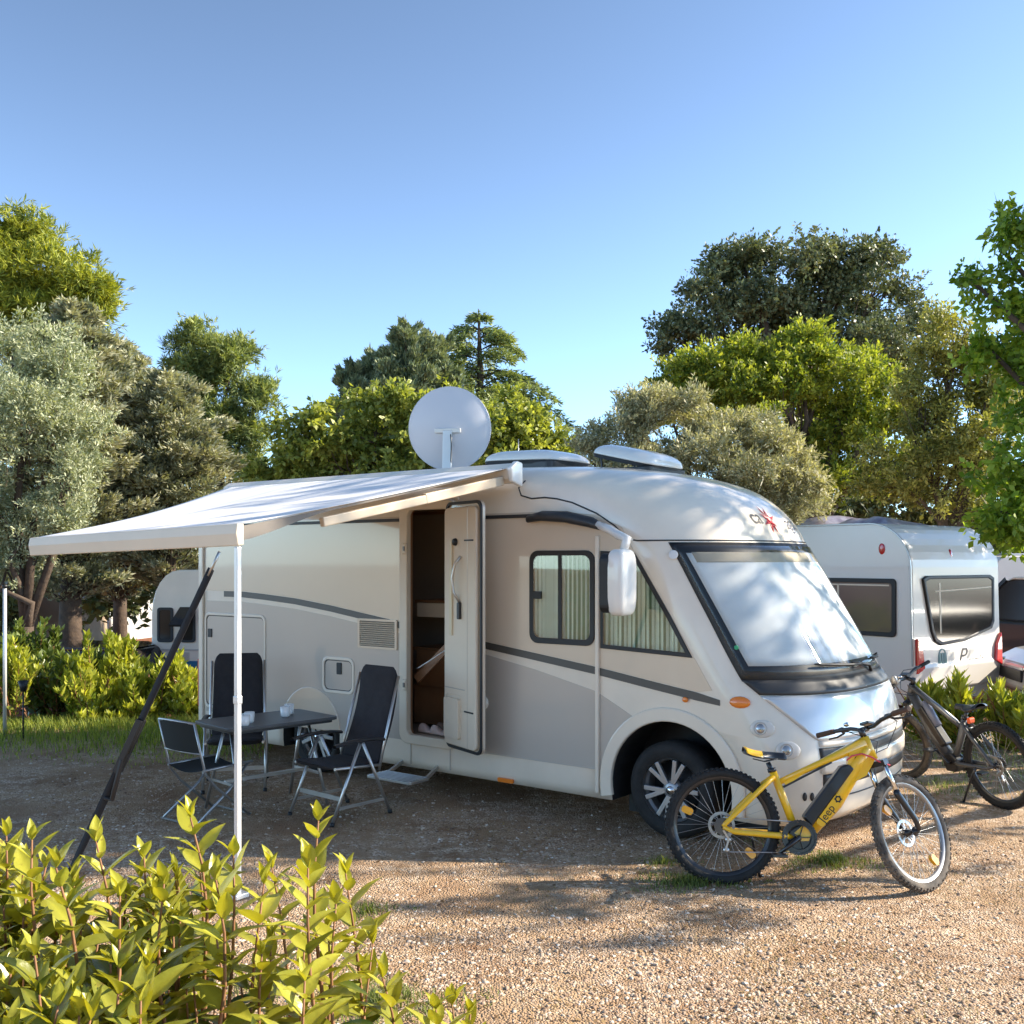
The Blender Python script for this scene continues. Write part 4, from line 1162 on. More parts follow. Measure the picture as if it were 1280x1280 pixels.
    for s in (-1, 1):
        MB().tube([c + T(-.034, s * .235, .03), c + T(-.042, s * .30, .03), c + T(-.05, s * .365, .03)], .0175, 10, SM).build('grip', M_grip if style == 'yellow' else M_rubber, ho)
        MB().tube([c + T(-.02, s * .19, .025), c + T(.02, s * .20, .015), c + T(.03, s * .27, .005), c + T(.02, s * .33, .005)], [.009, .008, .006, .006], 8, SM).build('brake_lever', M_bikeblk, ho)
        MB().box(c + T(-.02, s * .185, .03), (.03, .04, .03), SM).build('shifter', M_bikeblk, ho, bevel=.008)
    MB().prism(rrect(-.03, -.035, .04, .035, .01), lambda u, v, dd_: c + T(u, v, .02 + dd_), .0, .018, SM).build('display', M_bikeblk, ho, bevel=.004)
    MB().ell(c + T(-.02, .14, .055), (.02, .02, .015), SM).build('bell', M_chrome, ho)
    if style != 'yellow':
        MB().ell(c + T(-.05, .30, .075), (.03, .02, .05), SM).build('mirror', M_alloy, ho)
    cb = MB()
    SMi = LM.inverted() @ SM
    for (s, e, mm_) in ((-1, T(.40, -.03, .80), 0), (1, T(.40, .03, .84), 0)):
        a0 = SMi @ (c + T(.01, s * .19, .02)); a1 = SMi @ (c + T(.12, s * .12, -.02)); a2 = SMi @ (c + T(.10, s * .05, -.13))
        cb.tube([a0, a0.lerp(a1, .6) + T(.02, 0, .02), a1, a1.lerp(a2, .6), a2, a2.lerp(e, .6), e], .0032, 6, LM)
    a0 = SMi @ (c + T(.01, .17, .02)); a2 = SMi @ (fa + T(-.03, .07, .10)); am = SMi @ (c + T(.16, .06, -.06))
    cb.tube([a0, a0.lerp(am, .7), am, SMi @ (hb_ - ax * .06 + T(.06, .07, 0)), SMi @ (hb_ - ax * .25 + T(.03, .085, 0)), a2], .0032, 6, LM)
    cb.build('brake_cable', M_bikeblk, root)
    if style == 'yellow':
        k = [SMi @ (hb_ + ax * -.05 + T(.04, -.07, 0)), T(.50, -.06, .79), T(.46, -.045, .815), T(.40, -.045, .835), T(.34, -.04, .82), T(.31, -.02, .79)]
        MB().tube(k, .005, 6, LM).build('cable_sleeve', M_pink, root)
    # drive train, camera side is the right side (-y)
    cr = MB(); n_ = 36
    for k in range(n_):
        pass
    outer = [((.094 + (.004 if k % 2 else 0)) * math.cos(2 * PI * k / 72), (.094 + (.004 if k % 2 else 0)) * math.sin(2 * PI * k / 72)) for k in range(72)]
    inner = [(.074 * math.cos(2 * PI * k / 72), .074 * math.sin(2 * PI * k / 72)) for k in range(72)]
    ring_prism(cr, outer, inner, lambda u, v, dd_: LM @ (bb + T(u, dd_, v)), -.068, -.064)
    for k in range(5):
        a = 2 * PI * k / 5
        cr.bar(bb + T(0, -.066, 0), bb + T(.08 * math.cos(a), -.066, .08 * math.sin(a)), .004, .018, (0, 1, 0), LM)
    cr.build('chainring', M_bikeblk, root, fix=False)
    if style == 'yellow':
        gr = MB(); o2 = [(a * 1.12, b * 1.12) for a, b in outer]; i2 = [(a * 1.0, b * 1.0) for a, b in outer]
        ring_prism(gr, o2, i2, lambda u, v, dd_: LM @ (bb + T(u, dd_, v)), -.078, -.060); gr.build('chain_guard', M_bikeblk, root, fix=False)
    for s, ca in ((-1, R(218)), (1, R(38))):
        e = bb + T(.17 * math.cos(ca), s * .088, .17 * math.sin(ca))
        cko = MB().tube([bb + T(0, s * .06, 0), bb + T(0, s * .08, 0), e], [.016, .016, .011], 8, LM).build('crank', M_bikeblk, root)
        MB().box(e + T(0, s * .055, 0), (.09, .09, .02), LM).build('pedal', M_bikeblk, cko, bevel=.005)
    rr = .056
    chn = MB()
    top = [bb + T(.0, -.066, .094), ra + T(0, -.040, rr)]
    bot = [bb + T(0, -.066, -.094), T(-.43, -.045, r - .155), T(-.46, -.045, r - .13)]
    chn.tube(top, .004, 6, LM).tube(bot, .004, 6, LM)
    chn.build('chain', M_steel, root)
    dr_ = MB().bar(ra + T(.0, -.06, -.02), ra + T(.035, -.055, -.075), .012, .024, (0, 1, 0), LM).bar(ra + T(.035, -.05, -.075), T(-.455, -.05, r - .145), .012, .016, (0, 1, 0), LM)
    for (px, pz) in ((-.437, r - .08), (-.45, r - .145)):
        dr_.lathe([(0, -.052), (.02, -.052), (.02, -.040), (0, -.040)], T(px, 0, pz), (0, 1, 0), 16, LM)
    dr_.build('derailleur', M_steel, root)
    # kickstand on the left chainstay reaches the ground
    Li = LM.inverted()
    ksf = Li @ Vector((-.22, .17, .01))
    MB().tube([T(-.30, .07, r - .035), T(-.27, .085, r - .09), ksf], [.012, .010, .009], 8, LM).tube([ksf, ksf + T(.025, .01, 0)], .012, 8, LM).build('kickstand', M_bikeblk, root)
    # drop so the tyres rest on the ground
    zmin = min((v.co.z for o in bpy.data.objects if o.parent == root and o.name.startswith(('rear_wheel',)) for v in o.data.vertices))
    zf = min((v.co.z for o in bpy.data.objects if o.parent == root and o.name.startswith(('front_wheel',)) for v in o.data.vertices))
    pit = math.atan2(zf - zmin, 1.19)
    root.rotation_euler = (0, pit, heading)
    root.location.z = -(zmin + .47 * math.sin(pit)) - .008
    return root


by = bicycle('electric_bicycle', (1.80, 6.53, 0), R(-6), R(9), R(42), M_yellow, 'yellow')
tag(by, 'yellow electric mountain bike parked on its kickstand in front of the motorhome', 'bicycle')
bk = bicycle('electric_bicycle', (3.88, 9.03, 0), R(112), R(7), R(22), M_bikegrey, 'black')
tag(bk, 'dark grey and black electric mountain bike parked beyond the motorhome nose', 'bicycle')

# ------------------------------------------------------------------ neighbours on the right
cv = empty('caravan', (5.28, 13.6, 0), math.atan2(.6, .8))
tag(cv, 'white touring caravan with tinted rear window parked right of the motorhome', 'caravan')
prof = [(0.06, .30), (0.0, .62), (.03, .66), (.06, 1.95)] + [(.06 + .62 * (1 - math.cos(R(a))), 1.95 + .60 * math.sin(R(a))) for a in range(10, 91, 10)] + [(4.6, 2.55)] + [(4.6 + .7 * math.sin(R(a)), 1.85 + .7 * math.cos(R(a))) for a in range(10, 91, 16)] + [(5.35, .9), (5.1, .30)]
bd = MB().prism(prof, lambda u, v, d: Vector((d, u, v)), 0, 2.2).build('body', M_vw, cv, bevel=.03)
MB().prism([(.10, .12), (.10, .33), (5.0, .33), (5.0, .12)], lambda u, v, d: Vector((d, u, v)), .03, 2.17).build('skirt', M_vw, cv, bevel=.01)
sl_ = MB()
for k in range(len(prof) - 1):
    if prof[k][1] > .62: sl_.bar((-.004, prof[k][0] + .012, prof[k][1] - .006), (-.004, prof[k + 1][0] + .012, prof[k + 1][1] - .006), .018, .022, (1, 0, 0))
sl_.build('edge_strip', M_alloy, bd)
MB().box((-.003, 2.6, 1.955), (.012, 5.0, .03)).build('side_crease', M_vw, bd)
def rear(u, v, d):  # window plane on the slightly raked rear wall
    return Vector((u, .03 + (v - .66) * .0233 + d, v))
rw = [(.22, 1.80), (.32, 1.84), (1.92, 1.84), (2.02, 1.80), (2.0, 1.18), (1.93, 1.08), (1.2, .93), (.62, .90), (.48, .96), (.40, 1.1)]
rwi = [(1.12 + (u - 1.12) * .93, 1.38 + (v - 1.38) * .90) for u, v in rw]
g = MB(); ring_prism(g, rw, rwi, rear, -.035, .01); wo = g.build('rear_window', M_black, cv, bevel=.012)
MB().prism(rwi, rear, -.025, -.015).build('pane', M_tglass, wo)
MB().prism([(.6, 1.06), (.63, 1.06), (.63, 1.74), (.6, 1.74)], rear, -.028, -.0255).prism([(.5, 1.62), (1.93, 1.66), (1.93, 1.675), (.5, 1.635)], rear, -.028, -.0255).build('blind_edge', M_cream, wo)
for a0 in (.06, 2.14):
    s = 1 if a0 < 1 else -1
    MB().prism([(a0 - .03 * s, .55), (a0 + .14 * s, .62), (a0 + .10 * s, .86), (a0 - .02 * s, 1.02)], rear, -.05, .0).build('tail_lamp', M_red, cv, bevel=.012)
MB().ell((1.0, .11, 2.10), (.045, .03, .10)).build('brake_light', M_red, cv)
MB().ell((-.004, .50, 2.20), (.012, .05, .075)).build('side_lamp', M_red, cv)
def sfn(u, v, d): return Vector((d, u, v))
g = MB(); ring_prism(g, rrect(.28, 1.02, 1.85, 1.80, .06), rrect(.34, 1.08, 1.79, 1.74, .05), sfn, -.03, .01); so2 = g.build('side_window', M_black, cv, bevel=.008)
MB().prism(rrect(.34, 1.08, 1.79, 1.74, .05), sfn, -.018, -.008).build('pane', mat('smoky_pane', (.12, .10, .095), .08, coat=.5), so2)
MB().box((-.0205, .98, 1.71), (.003, 1.2, .02)).box((-.0205, 1.18, 1.42), (.003, .03, .6)).build('blind_edge', M_cream, so2)
v, f = text_mesh('P', .34, .35); MB().add([rear(1.16 + p.x * 1.1, .72 + p.y * .9, -.004) for p in v], f).build('lettering', M_logo, cv, fix=False)
v, f = text_mesh('remio', .17, .3); MB().add([rear(1.52 + p.x, .655 + p.y, -.004) for p in v], f).build('lettering', M_logo, cv, fix=False)
g = MB(); ou = [(.14 * math.cos(2 * PI * k / 28) * .75, .16 * math.sin(2 * PI * k / 28)) for k in range(28)]; iu = [(a * .82, b * .86) for a, b in ou]
ring_prism(g, ou, iu, lambda a, b, d: rear(.68 + a, .70 + b, d), -.008, .004)
for k in (-1, 0, 1): g.prism(rrect(.66 + .055 * k, .60, .70 + .055 * k, .80, .012, 2), rear, -.008, .004)
g.build('emblem', mat('teal_emblem', (.10, .22, .24), .4), cv)
g = MB()
def tarp(u, v):
    return Vector((.55 + 1.1 * v, .75 + 2.2 * u, 2.555 + (.10 + .05 * math.sin(u * 9 + v * 4) + .03 * math.sin(u * 23)) * min(1, 6 * min(u, 1 - u, v, 1 - v))))
g.grid(tarp, 30, 12); g.build('roof_cover', mat('crumpled_silver_foil', (.50, .47, .52), .35, metal=.5, col2=(.22, .18, .24), vscale=6), cv, fix=False)
MB().lathe([(.18, 0), (.29, .02), (.30, .16), (.28, .18), (.18, .18)], (.06, 2.6, .30), (1, 0, 0), 28).build('wheel', M_rubber, cv)


def car(name, loc, rot, paint, L=4.4, W=1.8, H=1.55, hood=.95, label='', roofm=None):
    root = empty(name, loc, rot); tag(root, label, 'car')
    h = hood
    low = [(-L / 2, .35), (-L / 2 + .02, h - .05), (-L / 2 + .25, h), (L / 2 - 1.15, h + .02), (L / 2 - .35, h - .14), (L / 2 - .03, h - .3), (L / 2, .35), (L / 2 - .1, .25), (-L / 2 + .1, .25)]
    b = MB().prism(low, lambda u, v, d: Vector((u, d, v)), -W / 2, W / 2).build('body', paint, root, bevel=.06, seg=3)
    cab = [(-L / 2 + .12, h - .01), (-L / 2 + .38, H - .06), (-L / 2 + .6, H), (L / 2 - 2.1, H), (L / 2 - 1.85, H - .05), (L / 2 - 1.05, h - .01)]
    MB().prism(cab, lambda u, v, d: Vector((u, d * (1 - .12 * (v - h) / (H - h)), v)), -W / 2 + .06, W / 2 - .06).build('cabin', M_tglass, root, bevel=.04)
    MB().prism([(-L / 2 + .42, H - .03), (-L / 2 + .62, H + .02), (L / 2 - 2.1, H + .02), (L / 2 - 1.9, H - .03)], lambda u, v, d: Vector((u, d, v)), -W / 2 + .14, W / 2 - .14).build('roof', roofm or paint, root, bevel=.02)
    for s in (-1, 1):
        for (xa_, xb_) in ((L / 2 - 1.02, L / 2 - 1.87), (-L / 2 + 1.9, -L / 2 + 1.88), (-L / 2 + .15, -L / 2 + .42)):
            MB().bar((xa_, s * (W / 2 - .055), h), (xb_, s * (W / 2 - .16), H - .02), .05, .07, (1, 0, 0)).build('pillar', paint, root)
        for wx in (-L / 2 + .8, L / 2 - .85):
            wo = MB().lathe([(.18, -.1), (.30, -.1), (.325, -.07), (.325, .07), (.30, .1), (.18, .1)], (wx, s * (W / 2 - .09), .325), (0, 1, 0), 28).build('wheel', M_rubber, root)
            MB().lathe([(0, -.085), (.19, -.06), (.19, .06), (0, .085)], (wx, s * (W / 2 - .09), .325), (0, 1, 0), 20).build('rim', M_alloy, wo)
        MB().ell((L / 2 - .10, s * (W / 2 - .3), h - .33), (.09, .2, .08)).build('headlight', M_chrome, root)
        MB().box((-L / 2 + .01, s * (W / 2 - .16), h - .18), (.05, .2, .18)).build('tail_light', M_red, root, bevel=.02)
        MB().ell((L / 2 - 1.5, s * (W / 2 + .09), h + .1), (.06, .1, .07)).build('wing_mirror', paint, root)
    MB().box((L / 2 - .0, 0, .52), (.04, W * .6, .16)).build('grille', M_black, root, bevel=.01)
    return root


M_whitecar = mat('white_car_paint', (.62, .60, .58), .3, coat=1)
car('parked_car', (9.35, 17.6, 0), R(105), M_navy, 4.6, 1.9, 1.75, 1.02, 'dark blue car with silver roof behind the right edge of the white caravan', M_silver)
car('parked_car', (9.05, 14.3, -.05), R(172), M_whitecar, 4.2, 1.75, 1.35, .95, 'white car whose bonnet shows beside the tail lamp of the white caravan')
car('parked_car', (-7.9, 17.6, -.80), R(172), M_navy, 4.2, 1.75, 1.42, .93, 'dark blue car behind the hedge beside the white and blue caravan')
car('parked_car', (-10.6, 19.5, -.62), R(20), mat('slate_blue_car_paint', (.05, .08, .13), .3, coat=1), 4.2, 1.75, 1.35, .9, 'slate blue car far left behind the hedge and tree trunks')


def small_caravan(loc, rot, label, decal):
    root = empty('caravan', loc, rot); tag(root, label, 'caravan')
    L = 4.6
    pr = [(.0, .35), (.0, 1.5)] + [(.5 - .5 * math.cos(R(a)), 1.75 + .75 * math.sin(R(a))) for a in range(0, 91, 15)] + [(L - .5 + .5 * math.sin(R(a)), 1.75 + .75 * math.cos(R(a))) for a in range(0, 91, 15)] + [(L, .35)]
    MB().prism(pr, lambda u, v, d: Vector((u, d, v)), 0, 2.1).build('body', M_white if decal else M_vw, root, bevel=.03)
    MB().box((L / 2, -.004, .78), (L - .05, .012, .30)).build('decal', M_blue if decal else M_silver, root)
    MB().box((L / 2, -.006, 1.12), (L, .016, .03)).build('belt_line', M_grey, root)
    for (x0, x1) in ((.12, .40), (.53, .80), (2.0, 3.2)):
        g = MB(); ring_prism(g, rrect(x0, 1.25, x1, 1.85, .05), rrect(x0 + .04, 1.29, x1 - .04, 1.81, .04), lambda u, v, d: Vector((u, d, v)), -.03, .01)
        wo = g.build('window', M_black, root); MB().prism(rrect(x0 + .04, 1.29, x1 - .04, 1.81, .04), lambda u, v, d: Vector((u, d, v)), -.02, -.01).build('pane', M_tglass, wo)
        if x0 == .53: MB().prism([(x0, 1.83), (x1, 1.83), (x1, 1.86), (x0, 1.86)], lambda u, v, d: Vector((u, -.03 - (d * .45), v - d * .28)), 0, 1).build('open_sash', M_tglass, wo)
    MB().box((.56, -.012, 1.00), (.26, .02, .16)).build('vent', M_grey, root, bevel=.006)
    MB().lathe([(.17, -.09), (.29, -.09), (.31, 0), (.29, .09), (.17, .09)], (L / 2, .12, .31), (0, 1, 0), 24).build('wheel', M_rubber, root)
    MB().box((L / 2, 1.05, 2.53), (L * .7, 1.4, .06)).build('roof_rack', M_alloy, root, bevel=.02)
    return root


Pc = at(189, 750, 18); small_caravan((Pc.x, 18, -.62), R(-6), 'small white caravan with blue side band seen past the motorhome rear', True)
Pc = at(1236, 720, 24); small_caravan((Pc.x, 24, -.35), R(8), 'far white caravan roof showing above the dark blue car at right', False)


def tent(name, loc, rot, w_, d_, h0, h1, m, mr, label):
    root = empty(name, loc, rot); tag(root, label, 'tent')
    MB().prism([(-w_ / 2, 0), (w_ / 2, 0), (w_ / 2 * .94, h0), (0, h1 - .02), (-w_ / 2 * .94, h0)], lambda u, v, d: Vector((u, d, v)), 0, d_).build('canvas_wall', m, root)
    MB().prism([(-w_ / 2 - .1, h0 - .08), (0, h1), (w_ / 2 + .1, h0 - .08), (w_ / 2 + .1, h0 - .02), (0, h1 + .07), (-w_ / 2 - .1, h0 - .02)], lambda u, v, d: Vector((u, d, v)), -.25, d_ + .15).build('roof', mr, root)
    MB().prism([(-.5, .02), (.5, .02), (.42, h0 * .95), (-.42, h0 * .95)], lambda u, v, d: Vector((u, d, v)), -.02, .02).build('door_flap', M_inside, root)
    for s in (-1, 1): MB().tube([(s * (w_ / 2 - .06), -.05, 0), (s * (w_ / 2 * .95), -.05, h0)], .03, 6).build('pole', M_alloy, root)
P = at(25, 750, 27); tent('awning_tent', (P.x, 27, -.62), R(8), 3.0, 3, 1.6, 2.15, M_tent, M_tentw, 'tan tent with white roof far left behind the tree trunks')
P = at(100, 750, 34); tent('awning_tent', (P.x, 34, -.62), R(-14), 2.4, 3, 1.5, 2.15, M_tentw, M_tentw, 'white tent between the dark tree trunks at far left')
# post and torch at the left edge
b0 = at(6, 735, 12.2)
ps = empty('metal_post', (b0.x, 12.2, 0)); tag(ps, 'thin pale metal post at the left edge of the pitch', 'post')
MB().tube([(0, 0, -.05), (0, 0, b0.z)], .022, 10).build('shaft', M_pole, ps); MB().tube([(0, 0, b0.z), (0, 0, b0.z + .04)], .03, 10).build('cap', M_black, ps)
b0 = at(29, 860, 11.8)
ps = empty('garden_torch', (b0.x, 11.8, 0)); tag(ps, 'small black garden torch on a thin stake beside the metal post', 'torch')
MB().tube([(0, 0, -.05), (0, 0, .55)], .01, 8).build('stake', M_black, ps); MB().lathe([(0, .55), (.03, .56), (.055, .68), (.05, .68), (.0, .60)], (0, 0, 0), (0, 0, 1), 16).build('bowl', M_black, ps)
# ------------------------------------------------------------------ vegetation
def unit(v): return v / np.maximum(np.linalg.norm(v, axis=-1, keepdims=True), 1e-9)


def leaf_quads(p, axis, L, Wd, roll=None):
    """diamond leaves: base p, direction axis, random roll"""
    n = len(p)
    ref = unit(RNG.standard_normal((n, 3)))
    if roll is not None: ref = unit(ref + roll)
    b = unit(np.cross(axis, ref)); c = np.cross(b, axis)
    L = L[:, None]; Wd = Wd[:, None]
    m = p + axis * L * .48 - c * L * .05
    return np.stack([p, m + b * Wd, p + axis * L, m - b * Wd], 1).reshape(-1, 3)


def crown(name, lobes, m, parent, nclump, per, cr, leaf, up=0.0, out=.5, shell=(.35, 1.08), flat=.75, tone_j=.25, kind='leaf', origin=None, sub=15):
    lob = [(np.array(c, float), np.array(r, float)) for c, r, *_ in lobes]
    dens = [(q[2] if len(q) > 2 else 1.0) for q in lobes]
    if sub:
        new = []; dn_ = []
        for (c, r), dk in zip(lob, dens):
            for k in range(sub):
                d_ = unit(RNG.standard_normal(3)); q = RNG.uniform(.24, .44)
                new.append((c + d_ * r * RNG.uniform(.5, .98), np.array([r.mean() * .35 + r[0] * .65, r.mean() * .35 + r[1] * .65, (r.mean() * .35 + r[2] * .65) * .8]) * q))
                dn_.append(dk)
        lob = new; dens = dn_
    wt = np.array([(r[0] * r[1] * r[2]) ** (2 / 3) for c, r in lob]) * np.array(dens); wt /= wt.sum()
    idx = RNG.choice(len(lob), nclump, p=wt)
    d = unit(RNG.standard_normal((nclump, 3)))
    rad = shell[0] + (shell[1] - shell[0]) * RNG.random(nclump) ** .6
    rad = rad * (1 + .14 * np.sin(d[:, 0] * 5 + idx) * np.cos(d[:, 2] * 6 + d[:, 1] * 4))
    C = np.array([lob[i][0] for i in idx]) + d * np.array([lob[i][1] for i in idx]) * rad[:, None]
    ctr = C.mean(0)
    if kind == 'leaf':  # leafy twigs reaching outwards
        ci = np.repeat(np.arange(nclump), per); N_ = len(ci)
        tw = unit(d + .75 * RNG.standard_normal((nclump, 3)) + np.array([0, 0, up * 1.1]))
        tl = cr * RNG.uniform(1.4, 3.2, nclump)
        u_ = RNG.random(N_) ** .8
        g = np.clip(RNG.standard_normal((N_, 3)), -1.5, 1.5) * (cr * .30) * (1.15 - .7 * u_)[:, None]; g[:, 2] *= flat
        p = C[ci] + tw[ci] * (tl[ci] * (u_ - .55))[:, None] + g
        ax = unit(.75 * tw[ci] + .85 * unit(RNG.standard_normal((N_, 3))) + out * .5 * unit(g) + np.array([0, 0, up * .5]))
        sz = .6 + .8 * RNG.random(N_)
        V = leaf_quads(p, ax, leaf[0] * sz, leaf[1] * sz, roll=np.array([0, 0, .5]))
        tone = np.clip(.5 + tone_j * RNG.standard_normal(nclump)[ci] * .8 + .2 * RNG.standard_normal(N_) + .15 * (u_ - .5), 0, 1)
        tq = leaf_quads(C - tw * (tl * .75)[:, None], tw, tl * 1.2, np.full(nclump, .006 + .0012 * np.mean(np.linalg.norm(C, axis=1)) * .1))
        V = np.concatenate([V, tq]); tone = np.concatenate([tone, np.zeros(nclump)])
    else:  # needle tufts: a short twig with needles fanning forward
        tw = unit(d + .7 * RNG.standard_normal((nclump, 3)) + np.array([0, 0, up]))
        nt_ = 9
        ti = np.repeat(np.arange(nclump), nt_)
        tp = C[ti] + RNG.standard_normal((len(ti), 3)) * cr * np.array([1, 1, flat])
        ta_ = unit(tw[ti] + .55 * RNG.standard_normal((len(ti), 3)))
        ni = np.repeat(np.arange(len(ti)), per); N_ = len(ni)
        p = tp[ni] + ta_[ni] * (RNG.random(N_) * leaf[0] * .9)[:, None]
        ax = unit(ta_[ni] + .75 * unit(RNG.standard_normal((N_, 3))))
        sz = .7 + .6 * RNG.random(N_)
        V = leaf_quads(p, ax, leaf[0] * sz, leaf[1] * sz)
        tone = np.clip(.5 + tone_j * RNG.standard_normal(nclump)[ti][ni] * .8 + .2 * RNG.standard_normal(N_), 0, 1)
    if origin is not None: V = V - np.array(origin)
    Fq = np.arange(len(V)).reshape(-1, 4)
    o = raw_mesh(name, V, Fq, m, parent, attrs={'tone': np.repeat(tone, 4)})
    return o, C


def lobe(px, py, Y, rx, rz, ry=None):
    c = at(px, py, Y); a, b = rx * Y / F, rz * Y / F
    return (tuple(c), (a, ry or (a + b) / 2, b))


def limbs(root, base, C, lobes, r0, name='trunk', nsub=26, bark=None, top=None):
    """tapered trunk, a limb to each lobe, twigs to some clumps"""
    mb = MB(); bx = Vector(base)
    cs = [Vector(q[0]) for q in lobes]
    zs = sorted(c.z for c in cs)
    fork = bx.lerp(Vector((sum(c.x for c in cs) / len(cs), sum(c.y for c in cs) / len(cs), zs[0])), .3); fork.z = bx.z + .62 * (zs[0] - bx.z)
    fork.z = max(bx.z + 1.0, min(fork.z, zs[len(zs) // 3]))
    o = bx
    w_ = lambda s: Vector((random.uniform(-s, s), random.uniform(-s, s), random.uniform(-s, s) * .5))
    mb.tube([Vector((0, 0, -.3)), Vector((0, 0, .15)), (fork - o) * .5 + w_(r0 * .7), fork - o], [r0 * 1.55, r0 * 1.1, r0 * .9, r0 * .78], 12)
    rl = r0 * .5
    for c in cs:
        e = c - o; f = fork - o
        mb.tube([f - (f * .06), f.lerp(e, .35) + w_(.25) + Vector((0, 0, .1)), f.lerp(e, .7) + w_(.25), e], [rl * 1.15, rl * .8, rl * .5, rl * .22], 8)
    Cs = C[RNG.choice(len(C), min(nsub, len(C)), replace=False)]
    for c in Cs:
        cv_ = Vector(c); k = min(cs, key=lambda q: (q - cv_).length)
        s = fork.lerp(k, random.uniform(.45, .95))
        mb.tube([s - o, s.lerp(cv_, .5) - o + w_(.12), cv_ - o], [rl * .25, rl * .15, rl * .05], 5, caps=False)
    return mb.build(name, bark or M_bark, root, fix=False)


def tree(name, label, base, lobes, m, r0, nclump, per, cr, leaf, group=None, cat='tree', nsub=26, crown_name='crown', bark=None, **kw):
    b = Vector(base); root = empty(name, b); tag(root, label, cat, group)
    o, C = crown(crown_name, lobes, m, root, nclump, per, cr, leaf, origin=tuple(b), **kw)
    limbs(root, b, C, lobes, r0, nsub=nsub, bark=bark, name='trunk' if cat == 'tree' else 'stems')
    return root


def ground_at(px, Y):
    x = (px - 640) / F * Y
    return (x, Y, float(gz(x, Y)))


L_pine = leaf_mat('pine_needles', (0.127, 0.172, 0.028), (0.460, 0.460, 0.046), .25, .6)
L_pine2 = leaf_mat('bluish_pine_needles', (.10, .145, .05), (.36, .40, .12), .25, .6)
L_olive = leaf_mat('olive_leaves', (0.190, 0.224, 0.129), (0.560, 0.582, 0.381), .2, .45)
L_olive2 = leaf_mat('dry_olive_leaves', (0.209, 0.209, 0.121), (0.605, 0.572, 0.374), .22, .45)
L_cyp = leaf_mat('blue_cypress_sprays', (0.103, 0.138, 0.098), (0.506, 0.483, 0.310), .15, .6)
L_broad = leaf_mat('broad_green_leaves', (.12, .16, .03), (.44, .46, .11), .35, .4)
L_dark = leaf_mat('dark_conifer_needles', (0.072, 0.120, 0.078), (0.360, 0.396, 0.228), .15, .6)
L_oak = leaf_mat('holm_oak_leaves', (.055, .075, .038), (.25, .27, .13), .15, .45)
L_yel = leaf_mat('yellow_green_leaves', (.09, .145, .022), (.40, .42, .06), .4, .5)
L_loose = leaf_mat('olive_brown_leaves', (0.131, 0.145, 0.036), (0.435, 0.406, 0.116), .3, .5)
L_bright = leaf_mat('bright_green_leaves', (0.087, 0.174, 0.017), (0.334, 0.435, 0.058), .42, .4)
L_shrub = leaf_mat('laurel_leaves', (.08, .14, .02), (.50, .50, .07), .38, .35)
L_shrub_d = leaf_mat('dark_laurel_leaves', (0.043, 0.080, 0.017), (0.174, 0.217, 0.043), .25, .35)
L_far = leaf_mat('far_foliage', (.04, .06, .02), (.20, .21, .07), .2, .6)

tree('pine_tree', 'tall yellow green pine whose round crown tops the trees at far left', ground_at(30, 30),
     [lobe(15, 325, 30, 58, 48), lobe(88, 352, 30, 52, 42), lobe(45, 390, 30, 80, 34), lobe(-70, 345, 30, 75, 60), lobe(30, 295, 30, 36, 26), lobe(118, 372, 30, 28, 30), lobe(-50, 400, 30, 90, 50)], L_pine, .28, 1100, 9, .17, (.22, .016), kind='needle', up=.6, tone_j=.3)
tree('olive_tree', 'silvery green olive tree nearest the left edge beside the awning', ground_at(30, 17),
     [lobe(40, 520, 17, 72, 95), lobe(85, 610, 17, 42, 60), lobe(15, 445, 17, 60, 50), lobe(-50, 570, 17, 80, 120), lobe(40, 660, 17, 52, 42), lobe(75, 450, 17, 36, 40), lobe(10, 708, 17, 40, 24), lobe(100, 560, 17, 34, 50)], L_olive, .15, 2400, 26, .17, (.075, .0105), up=.35, out=.5, tone_j=.3)
tree('pine_tree', 'airy pine with separate needle puffs and sky gaps left of centre', ground_at(270, 33),
     [lobe(250, 428, 33, 28, 22), lobe(292, 448, 33, 30, 20), lobe(238, 478, 33, 32, 32), lobe(318, 500, 33, 24, 18), lobe(268, 520, 33, 36, 24), lobe(305, 545, 33, 26, 16), lobe(302, 578, 33, 22, 16), lobe(262, 470, 33, 26, 22), lobe(255, 570, 33, 30, 30), lobe(326, 487, 33, 13, 10)], L_pine2, .17, 640, 9, .16, (.21, .016), kind='needle', up=.6, nsub=40)
tree('broadleaf_tree', 'bushy bright green broadleaf tree behind the satellite dish', ground_at(520, 19),
     [lobe(400, 555, 19, 62, 48), lobe(470, 530, 19, 60, 46), lobe(535, 525, 19, 62, 48), lobe(620, 540, 19, 66, 48), lobe(682, 552, 19, 32, 28), lobe(350, 590, 19, 38, 24), lobe(560, 580, 19, 130, 50), lobe(430, 590, 19, 80, 40), lobe(700, 575, 19, 26, 26)], L_broad, .2, 1900, 26, .17, (.11, .030), up=-.35, out=.4, tone_j=.28)
